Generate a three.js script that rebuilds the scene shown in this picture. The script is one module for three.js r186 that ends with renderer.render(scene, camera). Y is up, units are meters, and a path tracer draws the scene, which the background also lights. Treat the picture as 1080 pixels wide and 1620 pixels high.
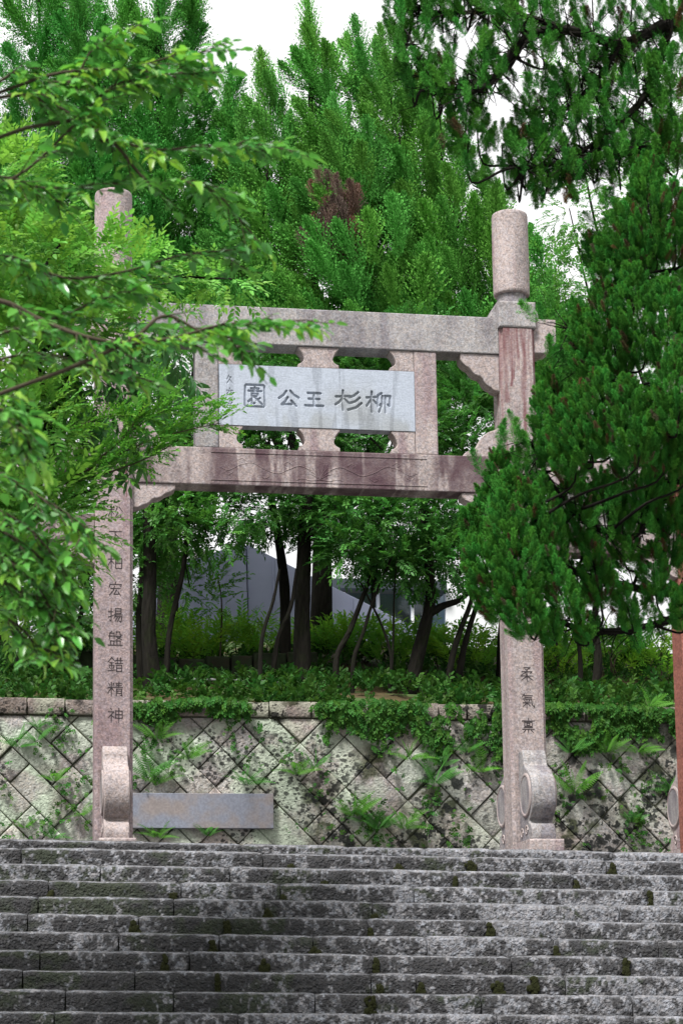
import * as THREE from 'three';
import { mergeGeometries } from 'three/addons/utils/BufferGeometryUtils.js';

// ------------------------------------------------------------------ camera, sky, sun, exposure
const scene = new THREE.Scene();
const camera = new THREE.PerspectiveCamera(2 * Math.atan(810 / 3300) * 180 / Math.PI, 1080 / 1620, 0.3, 900);
camera.position.set(-3.715, -2.112, 21.614);
camera.setViewOffset(1080, 1620, 0, -351, 1080, 1620);      // shift lens, raised
{
  const fw = new THREE.Vector3(0.16830159, 0.14930741, -0.97436229);
  const right = new THREE.Vector3(0.98567823, -0.01483131, 0.1679835);
  const up = new THREE.Vector3().crossVectors(right, fw);
  camera.matrix.makeBasis(right, up, fw.clone().negate());
  camera.quaternion.setFromRotationMatrix(camera.matrix);
}
camera.focus = 22.5;
camera.userData.fStop = 5.6;
const renderer = new THREE.WebGLRenderer({ antialias: true });
renderer.toneMapping = THREE.LinearToneMapping;
renderer.toneMappingExposure = 3.6;
renderer.shadowMap.enabled = true;
{ // bright overcast sky, brighter towards the zenith
  const W = 64, H = 32, d = new Float32Array(W * H * 4);
  for (let y = 0; y < H; y++) for (let x = 0; x < W; x++) {
    const s = Math.max(0, Math.sin(((y + 0.5) / H - 0.5) * Math.PI)), v = 0.47 * (1 + 0.8 * s) / 1.8;
    d.set([v, v, v * 1.01, 1], (y * W + x) * 4);
  }
  const t = new THREE.DataTexture(d, W, H, THREE.RGBAFormat, THREE.FloatType);
  t.mapping = THREE.EquirectangularReflectionMapping; t.magFilter = THREE.LinearFilter; t.needsUpdate = true;
  scene.background = t; scene.environment = t;
}
const sun = new THREE.DirectionalLight(new THREE.Color(1, 0.975, 0.94), 2.0);
sun.position.set(-12, 31, 15); sun.target.position.set(0, 2, 0);
sun.castShadow = true; sun.shadow.radius = 26;
Object.assign(sun.shadow.camera, { left: -25, right: 25, top: 25, bottom: -25, near: 1, far: 90 });
sun.shadow.mapSize.set(2048, 2048);
scene.add(sun, sun.target);

// ------------------------------------------------------------------ helpers
function rng(seed) { let s = seed | 0; return () => { s = (s + 0x6d2b79f5) | 0; let t = Math.imul(s ^ (s >>> 15), 1 | s); t = (t + Math.imul(t ^ (t >>> 7), 61 | t)) ^ t; return ((t ^ (t >>> 14)) >>> 0) / 4294967296; }; }
const V = (x, y, z) => new THREE.Vector3(x, y, z);
const lerp = (a, b, t) => a + (b - a) * t, clamp = (x, a = 0, b = 1) => Math.min(b, Math.max(a, x)), sstep = (a, b, x) => { const t = clamp((x - a) / (b - a)); return t * t * (3 - 2 * t); };
const HASH = new Float32Array(65536); { const r = rng(77); for (let i = 0; i < 65536; i++) HASH[i] = r(); }
function vn(x, y, k = 0) { // value noise 0..1
  const ix = Math.floor(x), iy = Math.floor(y), fx = x - ix, fy = y - iy, u = fx * fx * (3 - 2 * fx), v = fy * fy * (3 - 2 * fy);
  const c = (k * 3571) | 0, a0 = Math.imul(ix, 0x27d4eb2d), a1 = Math.imul(ix + 1, 0x27d4eb2d), b0 = Math.imul(iy, 0x165667b1) + c, b1 = Math.imul(iy + 1, 0x165667b1) + c;
  let q = a0 ^ b0; q = HASH[((q ^ (q >>> 15)) * 1) & 65535]; let w = a1 ^ b0; w = HASH[(w ^ (w >>> 15)) & 65535]; let e = a0 ^ b1; e = HASH[(e ^ (e >>> 15)) & 65535]; let r = a1 ^ b1; r = HASH[(r ^ (r >>> 15)) & 65535];
  q += (w - q) * u; e += (r - e) * u; return q + (e - q) * v;
}
function fbm(x, y, o = 4, k = 0) { let s = 0, a = 0.5, n = 0; for (let i = 0; i < o; i++) { s += a * vn(x, y, k + i * 11); n += a; x *= 2.03; y *= 2.03; a *= 0.5; } return s / n; }
function spots(x, y, k, size) { // 0..1, 1 inside a spot; feature points on a jittered grid
  const ix = Math.floor(x), iy = Math.floor(y); let best = 9;
  for (let a = -1; a < 2; a++) for (let b = -1; b < 2; b++) {
    const h1 = HASH[((ix + a) * 131 + (iy + b) * 4093 + k * 17) & 65535], h2 = HASH[((ix + a) * 733 + (iy + b) * 269 + k * 53 + 5) & 65535], h3 = HASH[((ix + a) * 389 + (iy + b) * 1999 + k * 91 + 9) & 65535];
    const d = Math.hypot(x - ix - a - h1, y - iy - b - h2) / (0.15 + size * h3 * h3); if (d < best) best = d;
  }
  return 1 - sstep(0.75, 1.05, best);
}
// a texture from a function (u in metres, v in metres) -> [r, g, b] in linear light, or a single height
function texture(W, H, wm, hm, fn, color = true) {
  const d = new Uint8Array(W * H * 4), enc = (x) => { x = clamp(x); return 255 * (x <= 0.0031308 ? 12.92 * x : 1.055 * Math.pow(x, 1 / 2.4) - 0.055); };
  for (let y = 0; y < H; y++) for (let x = 0; x < W; x++) {
    const c = fn((x + 0.5) / W * wm, (y + 0.5) / H * hm), i = (y * W + x) * 4;
    if (color) { d[i] = enc(c[0]); d[i + 1] = enc(c[1]); d[i + 2] = enc(c[2]); } else d[i] = d[i + 1] = d[i + 2] = 255 * clamp(c);
    d[i + 3] = 255;
  }
  const t = new THREE.DataTexture(d, W, H, THREE.RGBAFormat); t.wrapS = t.wrapT = THREE.RepeatWrapping; t.magFilter = THREE.LinearFilter; t.minFilter = THREE.LinearMipmapLinearFilter; t.generateMipmaps = true;
  if (color) t.colorSpace = THREE.SRGBColorSpace; t.needsUpdate = true; return t;
}
const scaled = (t, wm, hm) => { const c = t.clone(); c.repeat.set(1 / wm, 1 / hm); c.needsUpdate = true; return c; };
const taken = {};
function numbered(n) { if (!(n in taken)) { taken[n] = 0; return n; } taken[n]++; return n + '_' + String(taken[n]).padStart(3, '0'); }
function meta(o, label, category, group, kind) { if (label) o.userData.label = label; if (category) o.userData.category = category; if (group) o.userData.group = group; if (kind) o.userData.kind = kind; return o; }
function thing(name, label, category, pos = [0, 0, 0], group, kind) { const o = new THREE.Group(); o.name = numbered(name); o.position.set(...pos); scene.add(o); return meta(o, label, category, group, kind); }
function part(name, geo, mat, parent) { const m = new THREE.Mesh(geo, mat); m.name = parent === scene ? numbered(name) : name; m.castShadow = m.receiveShadow = true; parent.add(m); return m; }
function copies(name, geo, mat, mats, cols, parent) {
  const m = new THREE.InstancedMesh(geo, mat, mats.length); m.name = parent === scene ? numbered(name) : name; m.castShadow = m.receiveShadow = true; m.userData.kind = 'stuff';
  mats.forEach((x, i) => { m.setMatrixAt(i, x); if (cols) m.setColorAt(i, cols[i]); }); parent.add(m); return m;
}
// box-projected uv in metres
function boxUV(g, ou = 0, ov = 0) {
  if (g.index) g = g.toNonIndexed(); g.computeVertexNormals();
  const p = g.attributes.position, n = g.attributes.normal, uv = new Float32Array(p.count * 2), a = V(), b = V(), c = V();
  for (let i = 0; i < p.count; i += 3) {
    a.fromBufferAttribute(p, i); b.fromBufferAttribute(p, i + 1); c.fromBufferAttribute(p, i + 2);
    const f = b.clone().sub(a).cross(c.clone().sub(a)), ax = Math.abs(f.x), ay = Math.abs(f.y), az = Math.abs(f.z);
    [a, b, c].forEach((q, k) => { const u = az >= ax && az >= ay ? [q.x, q.y] : ax >= ay ? [q.z, q.y] : [q.x, q.z]; uv[(i + k) * 2] = u[0] + ou; uv[(i + k) * 2 + 1] = u[1] + ov; });
  }
  g.setAttribute('uv', new THREE.BufferAttribute(uv, 2)); return g;
}
function plain(g) { g = g.index ? g.toNonIndexed() : g; for (const k of Object.keys(g.attributes)) if (!['position', 'normal', 'uv'].includes(k)) g.deleteAttribute(k); if (!g.attributes.uv) g.setAttribute('uv', new THREE.BufferAttribute(new Float32Array(g.attributes.position.count * 2), 2)); return g; }
const merge = (list) => mergeGeometries(list.map(plain));
// extruded outline [[x,y]..] from z0 (front) backwards by depth, small bevel
function slab(pts, zFront, depth, bevel = 0.012, curve = false) {
  const s = new THREE.Shape(); s.moveTo(...pts[0]); for (let i = 1; i < pts.length; i++) { const q = pts[i]; if (q.length === 4) s.quadraticCurveTo(...q); else s.lineTo(...q); } s.closePath();
  const g = new THREE.ExtrudeGeometry(s, { depth: depth - 2 * bevel, bevelEnabled: true, bevelThickness: bevel, bevelSize: bevel, bevelOffset: -bevel, bevelSegments: 2, curveSegments: 10 });
  g.translate(0, 0, zFront - depth + bevel); return g;
}
const rect = (x0, y0, x1, y1) => [[x0, y0], [x1, y0], [x1, y1], [x0, y1]];
// tapered tube along points
function limb(pts, r0, r1, radial = 7, per = 4, wob = 0, rnd = null) {
  const c = new THREE.CatmullRomCurve3(pts.map((p) => p.isVector3 ? p : V(...p))), n = (pts.length - 1) * per, P = [], U = [], I = [], L = c.getLength();
  let side = V(1, 0.13, 0.2);
  for (let i = 0; i <= n; i++) {
    const t = i / n, o = c.getPoint(t), d = c.getTangent(t); side.addScaledVector(d, -side.dot(d)).normalize(); const up = d.clone().cross(side);
    const r = lerp(r0, r1, Math.pow(t, 0.85)) * (1 + (rnd ? (rnd() - 0.5) * wob : 0));
    for (let k = 0; k <= radial; k++) { const a = k / radial * 2 * Math.PI, q = o.clone().addScaledVector(side, Math.cos(a) * r).addScaledVector(up, Math.sin(a) * r); P.push(q.x, q.y, q.z); U.push(k / radial * 2 * Math.PI * r0, t * L); }
  }
  for (let i = 0; i < n; i++) for (let k = 0; k < radial; k++) { const a = i * (radial + 1) + k, b = a + radial + 1; I.push(a, a + 1, b, a + 1, b + 1, b); }
  const g = new THREE.BufferGeometry(); g.setAttribute('position', new THREE.Float32BufferAttribute(P, 3)); g.setAttribute('uv', new THREE.Float32BufferAttribute(U, 2)); g.setIndex(I); g.computeVertexNormals(); return g;
}

// ------------------------------------------------------------------ stone textures and materials
const graniteBump = texture(512, 512, 1, 1, (u, v) => 0.55 * vn(u * 64, v * 64, 1) + 0.3 * vn(u * 128, v * 128, 2) + 0.35 * vn(u * 28, v * 28, 3) - 0.1, false);
function granite(u, v, tone, k = 0) { // linear rgb of a speckled granite
  const s = 0.5 * vn(u * 70, v * 70, 4 + k) + 0.3 * vn(u * 150, v * 150, 5 + k) + 0.2 * vn(u * 30, v * 30, 6 + k), m = fbm(u * 1.7, v * 1.7, 3, 9 + k);
  const f = 0.40 + 1.05 * s + 0.45 * (m - 0.5), pk = 1 + 0.10 * (vn(u * 50, v * 50, 7) - 0.5);
  return [tone[0] * f * pk, tone[1] * f, tone[2] * f * (2 - pk)];
}
const PINK = [0.325, 0.277, 0.27], GREY = [0.28, 0.264, 0.264];
const std = (o) => new THREE.MeshPhysicalMaterial({ roughness: 0.9, specularIntensity: 0.3, ...o });
const bump = (m, k = 1) => scaled(graniteBump, m, m);
const stonePink = std({ map: scaled(texture(1024, 1024, 2, 2, (u, v) => {
  const c = granite(u, v, PINK), st = sstep(0.45, 0.7, fbm(u * 5, v * 0.9, 5, 31)) * 0.8;
  return [lerp(c[0], c[0] * 0.66, st), lerp(c[1], c[1] * 0.56, st), lerp(c[2], c[2] * 0.62, st)];
}), 2, 2), bumpMap: bump(0.6), bumpScale: 0.0035 });
const stoneGrey = std({ map: scaled(texture(1024, 1024, 2, 2, (u, v) => {
  const c = granite(u, v, GREY, 40), st = sstep(0.45, 0.72, fbm(u * 4, v * 0.9, 5, 61)) * 0.85;
  return c.map((q, i) => lerp(q, q * [0.62, 0.6, 0.66][i], st));
}), 2, 2), bumpMap: bump(0.6), bumpScale: 0.0035 });
// lower beam: wine-brown water stains running down, leached pale drips between them
const stoneStained = std({ map: scaled(texture(1024, 512, 4.4, 1.1, (u, v) => {
  const c = granite(u, v, PINK, 20), drip = fbm(u * 3.2, v * 0.35, 4, 71), fine = fbm(u * 9, v * 1.2, 3, 75);
  const pale = sstep(0.60, 0.70, fbm(u * 4.5, v * 0.5, 4, 173)) * sstep(0.3, 0.6, fbm(u * 14, v * 3, 3, 177)), st = clamp(sstep(0.27, 0.46, drip * 0.7 + fine * 0.3) * (0.8 + 0.5 * (fbm(u * 6, v * 6, 3, 79) - 0.4)) - 0.65 * pale);
  return [lerp(c[0], 0.055, st * 0.92), lerp(c[1], 0.026, st * 0.92), lerp(c[2], 0.036, st * 0.92)];
}), 4.4, 1.1), bumpMap: bump(0.6), bumpScale: 0.003 });
// shaft: separate iron-red rust runs, each with its own course, width and end, that leak from the joint below the cap
const stoneShaft = (k, amount, tone = PINK) => { const r = rng(900 + k), runs = Array.from({ length: Math.round(42 * amount) }, () => [r() * 1.4, 0.02 + 0.06 * r() * r(), 0.3 + 2.8 * r() * r(), 0.35 + 0.45 * r(), r() * 90]);
  return std({ map: scaled(texture(512, 2048, 1.4, 6.4, (u, v) => {
    const c = granite(u, v, tone, 20), d = 5.8 - v; let st = 0;
    if (d > -0.02) for (const [x, w, len, q, ph] of runs) { if (d > len) continue; const e = Math.abs(u - x - (vn(v * 3 + ph, ph, 5) - 0.5) * 0.05); if (e < w * 2.5) { const ww = w * (0.5 + 1.2 * vn(v * 6 + ph, 1.5 + ph, 6)) * (d > len * 0.75 ? 0.55 : 1); st = Math.max(st, q * (1 - sstep(ww * 0.05, ww * 1.1, e))); } }
    st *= 0.3 + 1.2 * fbm(u * 22, v * 5, 4, 95); const dirt = sstep(0.5, 0.72, fbm(u * 6, v * 0.9, 5, 99 + k)) * 0.6;
    return [lerp(c[0] * (1 - 0.3 * dirt), 0.12, st), lerp(c[1] * (1 - 0.4 * dirt), 0.035, st), lerp(c[2] * (1 - 0.36 * dirt), 0.042, st)];
  }), 1.4, 6.4), bumpMap: bump(0.6), bumpScale: 0.0035 }); };
const stoneRed = std({ map: scaled(texture(512, 512, 1, 1, (u, v) => granite(u, v, [0.25, 0.10, 0.078], 20)), 1, 1), bumpMap: bump(0.6), bumpScale: 0.003 });
const marble = std({ roughness: 0.7, map: texture(1024, 512, 2.2, 0.7, (u, v) => {
  const s = 0.85 + 0.24 * vn(u * 90, v * 90, 3) + 0.12 * (fbm(u * 6, v * 6, 4, 8) - 0.5), e = (fbm(u * 2.6, v * 2.6, 4, 15) - 0.5);
  const st = sstep(0.15, 0.5, 0.5 - Math.hypot((u - 1.5) / 0.75, (v - 0.3) / 0.42) * 0.42 + e * 0.7) * 0.5, lo = sstep(0.5, 0.75, fbm(u * 4, v * 2, 4, 17)) * sstep(0.34, 0.02, v + e * 0.3) * 0.55, b = Math.max(st, lo);
  const run = sstep(0.6, 0.75, fbm(u * 14, v * 1.2, 3, 19)) * 0.22;
  return [lerp(0.355, 0.235, b) * s * (1 - run), lerp(0.39, 0.24, b) * s * (1 - run), lerp(0.455, 0.225, b) * s * (1 - run)];
}), bumpMap: bump(1), bumpScale: 0.0015 });
const inkMat = std({ color: new THREE.Color().setRGB(0.045, 0.038, 0.04), roughness: 0.95 });
const CYPRESS_A = [[1.32,14.72,-9.5,1.35,8.9,-9.5,1.22],[2.18,14.6,-9.9,2.33,8.87,-9.9,1.56],[2.52,14.28,-9.5,3.17,8.56,-9.5,1.55],[0.63,13.57,-9.2,0.51,8.76,-9.2,0.9],[3.31,13.0,-9.2,3.76,8.28,-9.2,1.49],[4.26,11.89,-9.6,4.63,8.24,-9.6,1.15],[1.67,12.65,-8.7,1.81,8.44,-8.7,1.49],[0.34,12.78,-9.6,0.16,8.88,-9.6,0.75],[3.12,14.13,-10.2,3.12,9.01,-10.2,1.37]];
const CYPRESS_B = [[-1.04,15.98,-10.5,-0.93,9.36,-10.5,1.07],[-0.49,15.86,-10.8,-0.31,9.49,-10.8,0.72],[-1.63,16.56,-11.0,-1.52,9.72,-11.0,1.13],[0.17,13.76,-10.2,0.08,9.3,-10.2,0.61],[-2.99,17.19,-11.5,-2.73,9.84,-11.5,1.24],[-2.28,15.61,-10.6,-2.06,9.76,-10.6,1.01]];
const DEAD = [[1.51,10.87,-8.2],[1.46,10.36,-8.2],[1.63,10.11,-8.2],[1.16,10.29,-8.2],[0.47,11.2,-8.4],[0.29,9.23,-8.3],[0.59,9.75,-8.3],[1.37,11.16,-8.2],[0.27,10.37,-8.4],[0.42,8.8,-8.2],[1.68,10.57,-8.2]];
const J_LIMBS = [[0.075,[[0.85,-0.11,9.78],[0.78,0.72,9.89],[0.73,1.85,10.06],[0.67,2.99,10.22],[0.58,4.07,10.47],[0.46,4.95,10.69]]],[0.035,[[0.76,0.87,9.91],[0.36,0.55,10.0],[-0.07,0.55,10.13],[-0.42,0.6,10.28],[-0.68,0.73,10.46],[-0.87,0.89,10.56]]],[0.03,[[0.76,1.1,9.95],[0.28,1.2,10.09],[0.0,0.82,10.18],[-0.32,0.91,10.24],[-0.53,1.1,10.34],[-0.66,1.29,10.45]]],[0.03,[[0.75,0.64,9.88],[0.22,0.35,10.05],[-0.2,0.26,10.16],[-0.51,0.29,10.32],[-0.75,0.45,10.41]]],[0.03,[[0.72,1.85,10.05],[0.35,1.61,10.26],[-0.0,1.56,10.4],[-0.28,1.71,10.48],[-0.46,1.93,10.58]]],[0.03,[[0.69,2.42,10.14],[0.31,2.2,10.35],[0.03,2.28,10.52],[-0.13,2.54,10.63]]],[0.045,[[0.64,3.82,10.34],[0.22,3.83,10.58],[-0.13,3.63,10.69],[-0.45,3.66,10.75],[-0.72,3.58,10.79],[-0.94,3.28,10.81],[-1.1,3.17,10.87]]],[0.04,[[0.66,3.25,10.26],[0.19,3.11,10.46],[-0.12,3.01,10.6],[-0.44,2.92,10.63],[-0.72,2.84,10.68]]],[0.03,[[0.22,3.83,10.58],[0.05,3.38,10.58],[-0.2,3.12,10.6],[-0.44,2.92,10.63]]],[0.022,[[-0.45,3.66,10.75],[-0.78,3.82,10.61],[-1.12,3.87,10.46],[-1.34,3.91,10.43]]],[0.02,[[-0.72,3.58,10.79],[-0.83,3.4,10.74],[-1.06,3.28,10.79],[-1.24,3.23,10.75],[-1.38,3.5,10.77]]],[0.02,[[-0.13,3.63,10.69],[-0.27,3.41,10.64],[-0.42,3.27,10.59],[-0.66,3.19,10.64]]]];
const J_LOBES = [[-0.87,0.22,10.56,-1.07,0.69,10.59,0.15],[-0.83,0.37,10.28,-1.03,0.94,10.33,0.14],[-0.75,0.63,10.13,-0.9,1.1,10.17,0.13],[-0.79,0.28,10.68,-0.94,0.91,10.75,0.17],[-0.67,0.6,10.55,-0.84,1.08,10.59,0.17],[-0.75,0.11,10.66,-0.9,0.53,10.7,0.15],[-0.75,0.92,10.17,-0.82,1.3,10.22,0.09],[-0.62,1.09,10.12,-0.71,1.31,10.13,0.08],[-0.54,0.55,10.46,-0.65,1.09,10.52,0.11],[-0.52,0.23,10.62,-0.67,0.62,10.65,0.1],[-0.32,0.73,10.22,-0.39,1.2,10.28,0.11],[-0.23,0.38,10.28,-0.31,0.78,10.33,0.1],[-0.03,0.64,10.15,-0.07,1.01,10.2,0.1],[0.15,0.42,10.15,0.11,0.78,10.2,0.09],[-0.08,0.21,10.38,-0.14,0.46,10.41,0.07],[-0.59,0.09,10.59,-0.7,0.3,10.6,0.07],[0.25,0.66,10.1,0.29,1.03,10.16,0.1],[-0.36,0.13,10.43,-0.42,0.34,10.45,0.06],[0.27,0.25,10.24,0.25,0.5,10.28,0.07],[0.07,0.9,10.11,-0.01,1.34,10.16,0.23],[0.27,0.87,10.08,0.25,1.32,10.15,0.23],[-0.14,0.82,10.16,-0.2,1.19,10.21,0.12],[-0.55,1.12,10.54,-0.64,1.58,10.6,0.1],[-0.5,0.99,10.74,-0.6,1.45,10.79,0.14],[-0.43,1.04,10.86,-0.53,1.48,10.91,0.16],[-0.36,1.07,10.98,-0.44,1.52,11.04,0.16],[-0.25,0.98,11.09,-0.32,1.45,11.15,0.17],[-0.08,0.97,11.01,-0.11,1.45,11.08,0.17],[0.05,0.93,11.03,0.09,1.41,11.11,0.16],[-0.47,1.43,10.4,-0.54,1.72,10.43,0.07],[-0.31,1.54,10.65,-0.42,2.0,10.7,0.14],[-0.24,1.58,10.77,-0.34,2.14,10.84,0.16],[-0.13,1.61,10.9,-0.21,2.17,10.97,0.17],[-0.02,1.55,11.01,-0.05,2.06,11.08,0.17],[0.15,1.68,10.96,0.17,2.17,11.03,0.16],[-0.33,1.82,10.49,-0.4,2.11,10.52,0.09],[-0.21,2.03,10.74,-0.3,2.42,10.79,0.13],[-0.12,2.14,10.88,-0.24,2.56,10.92,0.15],[-0.03,2.21,10.9,-0.12,2.77,10.97,0.15],[0.1,2.24,10.83,0.07,2.7,10.89,0.15],[0.24,2.35,10.77,0.26,2.78,10.84,0.15],[-0.23,2.32,10.48,-0.28,2.5,10.5,0.08],[-0.01,2.6,10.76,-0.03,2.89,10.8,0.09],[-0.08,1.11,11.24,-0.05,1.62,11.32,0.16],[0.09,0.97,11.15,0.11,1.24,11.19,0.14]];
const J_UPPER = [[-1.04,2.72,10.71,-1.06,3.25,10.78,0.09],[-0.95,2.87,10.64,-1.01,3.22,10.68,0.08],[-0.82,2.72,10.64,-0.86,3.08,10.69,0.09],[-0.69,2.76,10.57,-0.71,3.16,10.62,0.11],[-0.58,2.72,10.58,-0.62,3.08,10.63,0.12],[-0.41,2.8,10.52,-0.45,3.09,10.56,0.12],[-0.27,2.83,10.55,-0.31,3.16,10.59,0.12],[-0.12,2.79,10.57,-0.14,3.12,10.61,0.13],[0.09,2.87,10.51,0.09,3.2,10.56,0.13],[0.23,2.9,10.54,0.23,3.3,10.6,0.15],[-1.36,3.61,10.48,-1.39,3.86,10.51,0.09],[-1.25,3.69,10.41,-1.29,3.98,10.45,0.1],[-1.12,3.76,10.44,-1.16,4.06,10.48,0.11],[-0.98,3.76,10.47,-1.02,4.09,10.51,0.13],[-0.8,3.79,10.5,-0.83,4.09,10.54,0.13],[-0.61,3.75,10.53,-0.65,4.05,10.57,0.13],[-0.46,3.63,10.64,-0.5,3.96,10.68,0.12],[-0.28,3.66,10.67,-0.3,4.03,10.73,0.13],[-0.03,3.71,10.62,-0.03,4.11,10.68,0.15],[0.19,3.71,10.66,0.19,4.11,10.72,0.16],[-1.36,3.15,10.72,-1.39,3.5,10.76,0.06],[-1.24,3.08,10.73,-1.28,3.36,10.76,0.07],[-1.13,3.14,10.75,-1.21,3.46,10.79,0.06],[-0.92,3.28,10.81,-0.96,3.53,10.84,0.07],[-0.62,3.4,10.78,-0.64,3.57,10.8,0.08],[0.01,3.38,10.58,-0.03,3.67,10.62,0.13],[0.19,3.3,10.6,0.17,3.63,10.64,0.15],[-0.2,3.3,10.63,-0.24,3.56,10.66,0.1],[-0.42,3.2,10.58,-0.45,3.41,10.61,0.08],[0.12,3.09,10.55,0.12,3.38,10.6,0.13],[-0.66,2.94,10.6,-0.68,3.23,10.64,0.07],[-0.72,2.69,10.55,-0.74,2.87,10.57,0.07],[-0.62,2.97,10.61,-0.64,2.76,10.58,0.09],[-0.44,2.94,10.64,-0.47,2.76,10.6,0.09],[-1.24,3.22,10.75,-1.2,2.93,10.71,0.06],[-1.06,3.18,10.77,-1.08,2.93,10.73,0.06]];
const FG_BRANCH = [[[-4.18,0.94,14.2],[-3.91,1.16,14.28],[-3.64,1.42,14.37],[-3.55,1.4,14.38],[-3.43,1.39,14.4],[-3.35,1.51,14.43],[-3.2,1.58,14.47]],[[-3.91,1.23,14.29],[-3.64,1.34,14.36],[-3.5,1.31,14.37],[-3.34,1.22,14.39],[-3.16,1.14,14.41],[-2.96,1.15,14.44],[-2.78,1.15,14.48],[-2.65,1.13,14.49]],[[-3.55,1.4,14.38],[-3.39,1.43,14.41],[-3.23,1.43,14.44],[-3.08,1.47,14.47],[-2.91,1.49,14.51]],[[-4.13,0.51,14.14],[-3.82,0.94,14.26],[-3.59,1.07,14.32],[-3.41,1.24,14.38],[-3.28,1.37,14.42],[-3.12,1.4,14.46],[-2.96,1.42,14.48]],[[-3.41,1.25,14.38],[-3.28,1.17,14.39],[-3.14,1.02,14.39],[-3.0,1.03,14.42],[-2.9,0.97,14.43],[-2.77,0.82,14.43]],[[-4.09,0.55,14.16],[-3.68,0.53,14.43],[-3.55,0.47,14.44],[-3.4,0.37,14.56],[-3.24,0.34,14.58],[-3.07,0.36,14.61],[-2.92,0.4,14.64],[-2.76,0.41,14.67],[-2.62,0.41,14.7]],[[-3.24,0.34,14.58],[-3.1,0.47,14.52],[-2.97,0.41,14.53],[-2.88,0.39,14.55],[-2.81,0.33,14.55]],[[-3.95,0.71,14.21],[-3.68,0.77,14.26],[-3.45,0.68,14.29],[-3.23,0.7,14.33],[-3.02,0.76,14.37],[-2.86,0.77,14.4]],[[-4.02,0.32,14.13],[-3.77,0.37,14.18],[-3.54,0.41,14.23],[-3.34,0.36,14.26],[-3.15,0.31,14.28]],[[-4.13,0.1,14.08],[-3.8,-0.12,15.13],[-3.66,-0.13,15.26],[-3.6,-0.21,15.25]],[[-4.01,-0.04,14.08],[-3.72,0.0,14.14],[-3.56,-0.09,14.15],[-3.44,-0.16,14.16],[-3.35,-0.23,14.16]],[[-4.12,-0.24,14.03],[-3.76,-0.2,14.1],[-3.62,-0.25,14.11],[-3.51,-0.34,14.12],[-3.43,-0.48,14.11]],[[-4.12,-0.49,13.99],[-3.8,-0.36,14.07],[-3.62,-0.43,14.09],[-3.49,-0.53,14.1],[-3.42,-0.56,14.1]],[[-4.01,-0.59,14.0],[-3.76,-0.5,14.05],[-3.6,-0.57,14.07],[-3.53,-0.64,14.07],[-3.46,-0.67,14.08]],[[-3.9,-0.18,14.08],[-3.72,-0.14,14.12],[-3.58,-0.21,14.13],[-3.49,-0.3,14.13],[-3.44,-0.37,14.13]],[[-3.91,1.01,14.26],[-3.68,1.05,14.3],[-3.5,1.0,14.33],[-3.32,1.02,14.36]],[[-3.9,0.41,14.17],[-3.68,0.48,14.22],[-3.47,0.54,14.26],[-3.29,0.61,14.3],[-3.13,0.65,14.34]],[[-4.03,-0.36,14.03],[-3.81,-0.27,14.08],[-3.65,-0.32,14.1],[-3.53,-0.43,14.1],[-3.44,-0.6,14.09]]];
const FG_TRUNK = [[-4.69,-4.76,12.21],[-4.73,-2.69,12.63],[-4.6,-0.93,13.12],[-4.46,0.22,13.63],[-4.38,1.09,13.98],[-4.29,1.86,14.22]];
const ML_BLOBS = [[[-3.43,4.19,5.18],[0.4121212121212121,0.3606060606060606,0.7]],[[-2.85,4.39,4.8],[0.3712121212121212,0.13787878787878788,0.4]],[[-3.48,3.53,5.07],[0.4121212121212121,0.4121212121212121,0.6]],[[-3.43,2.67,5.46],[0.4,0.4,0.6]],[[-3.33,1.9,5.87],[0.3393939393939394,0.3393939393939394,0.5]],[[-3.52,1.42,5.77],[0.2909090909090909,0.19393939393939394,0.5]],[[-2.39,4.49,4.38],[0.32727272727272727,0.14181818181818182,0.3]],[[-1.7,4.45,4.49],[0.21818181818181817,0.06545454545454546,0.2]],[[-2.96,3.79,5.0],[0.31272727272727274,0.2606060606060606,0.4]],[[-3.64,4.8,5.24],[0.3090909090909091,0.3090909090909091,0.6]]];
const ML_FINE = [[[-3.91,2.1,5.6],[-3.33,2.22,5.72],[-2.95,2.36,5.8],[-2.51,2.57,5.91],[-2.18,2.66,5.98],[-1.93,2.71,6.03]],[[-3.91,1.81,5.56],[-3.52,1.95,5.64],[-3.23,2.02,5.7],[-2.94,2.09,5.76]],[[-3.33,2.22,5.72],[-2.9,2.31,5.81],[-2.56,2.42,5.88],[-2.32,2.54,5.94]],[[-2.95,2.36,5.8],[-2.66,2.62,5.89],[-2.37,2.81,5.97],[-2.03,2.85,6.04]],[[-2.66,2.62,5.89],[-2.52,2.86,5.96],[-2.47,3.0,5.99]],[[-3.53,2.49,5.72],[-3.19,2.63,5.8],[-2.81,2.77,5.89],[-2.51,2.76,5.94]]];
const ML_DROOP = [[[-3.0,3.34,4.71],[0.31636363636363635,0.23727272727272725,0.35]],[[-2.69,3.07,4.73],[0.23727272727272725,0.18454545454545454,0.35]],[[-2.48,3.75,4.87],[0.2109090909090909,0.15818181818181817,0.35]],[[-3.31,3.24,4.65],[0.2636363636363636,0.2636363636363636,0.35]],[[-2.25,3.67,4.89],[0.10545454545454545,0.2109090909090909,0.35]]];
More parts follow.
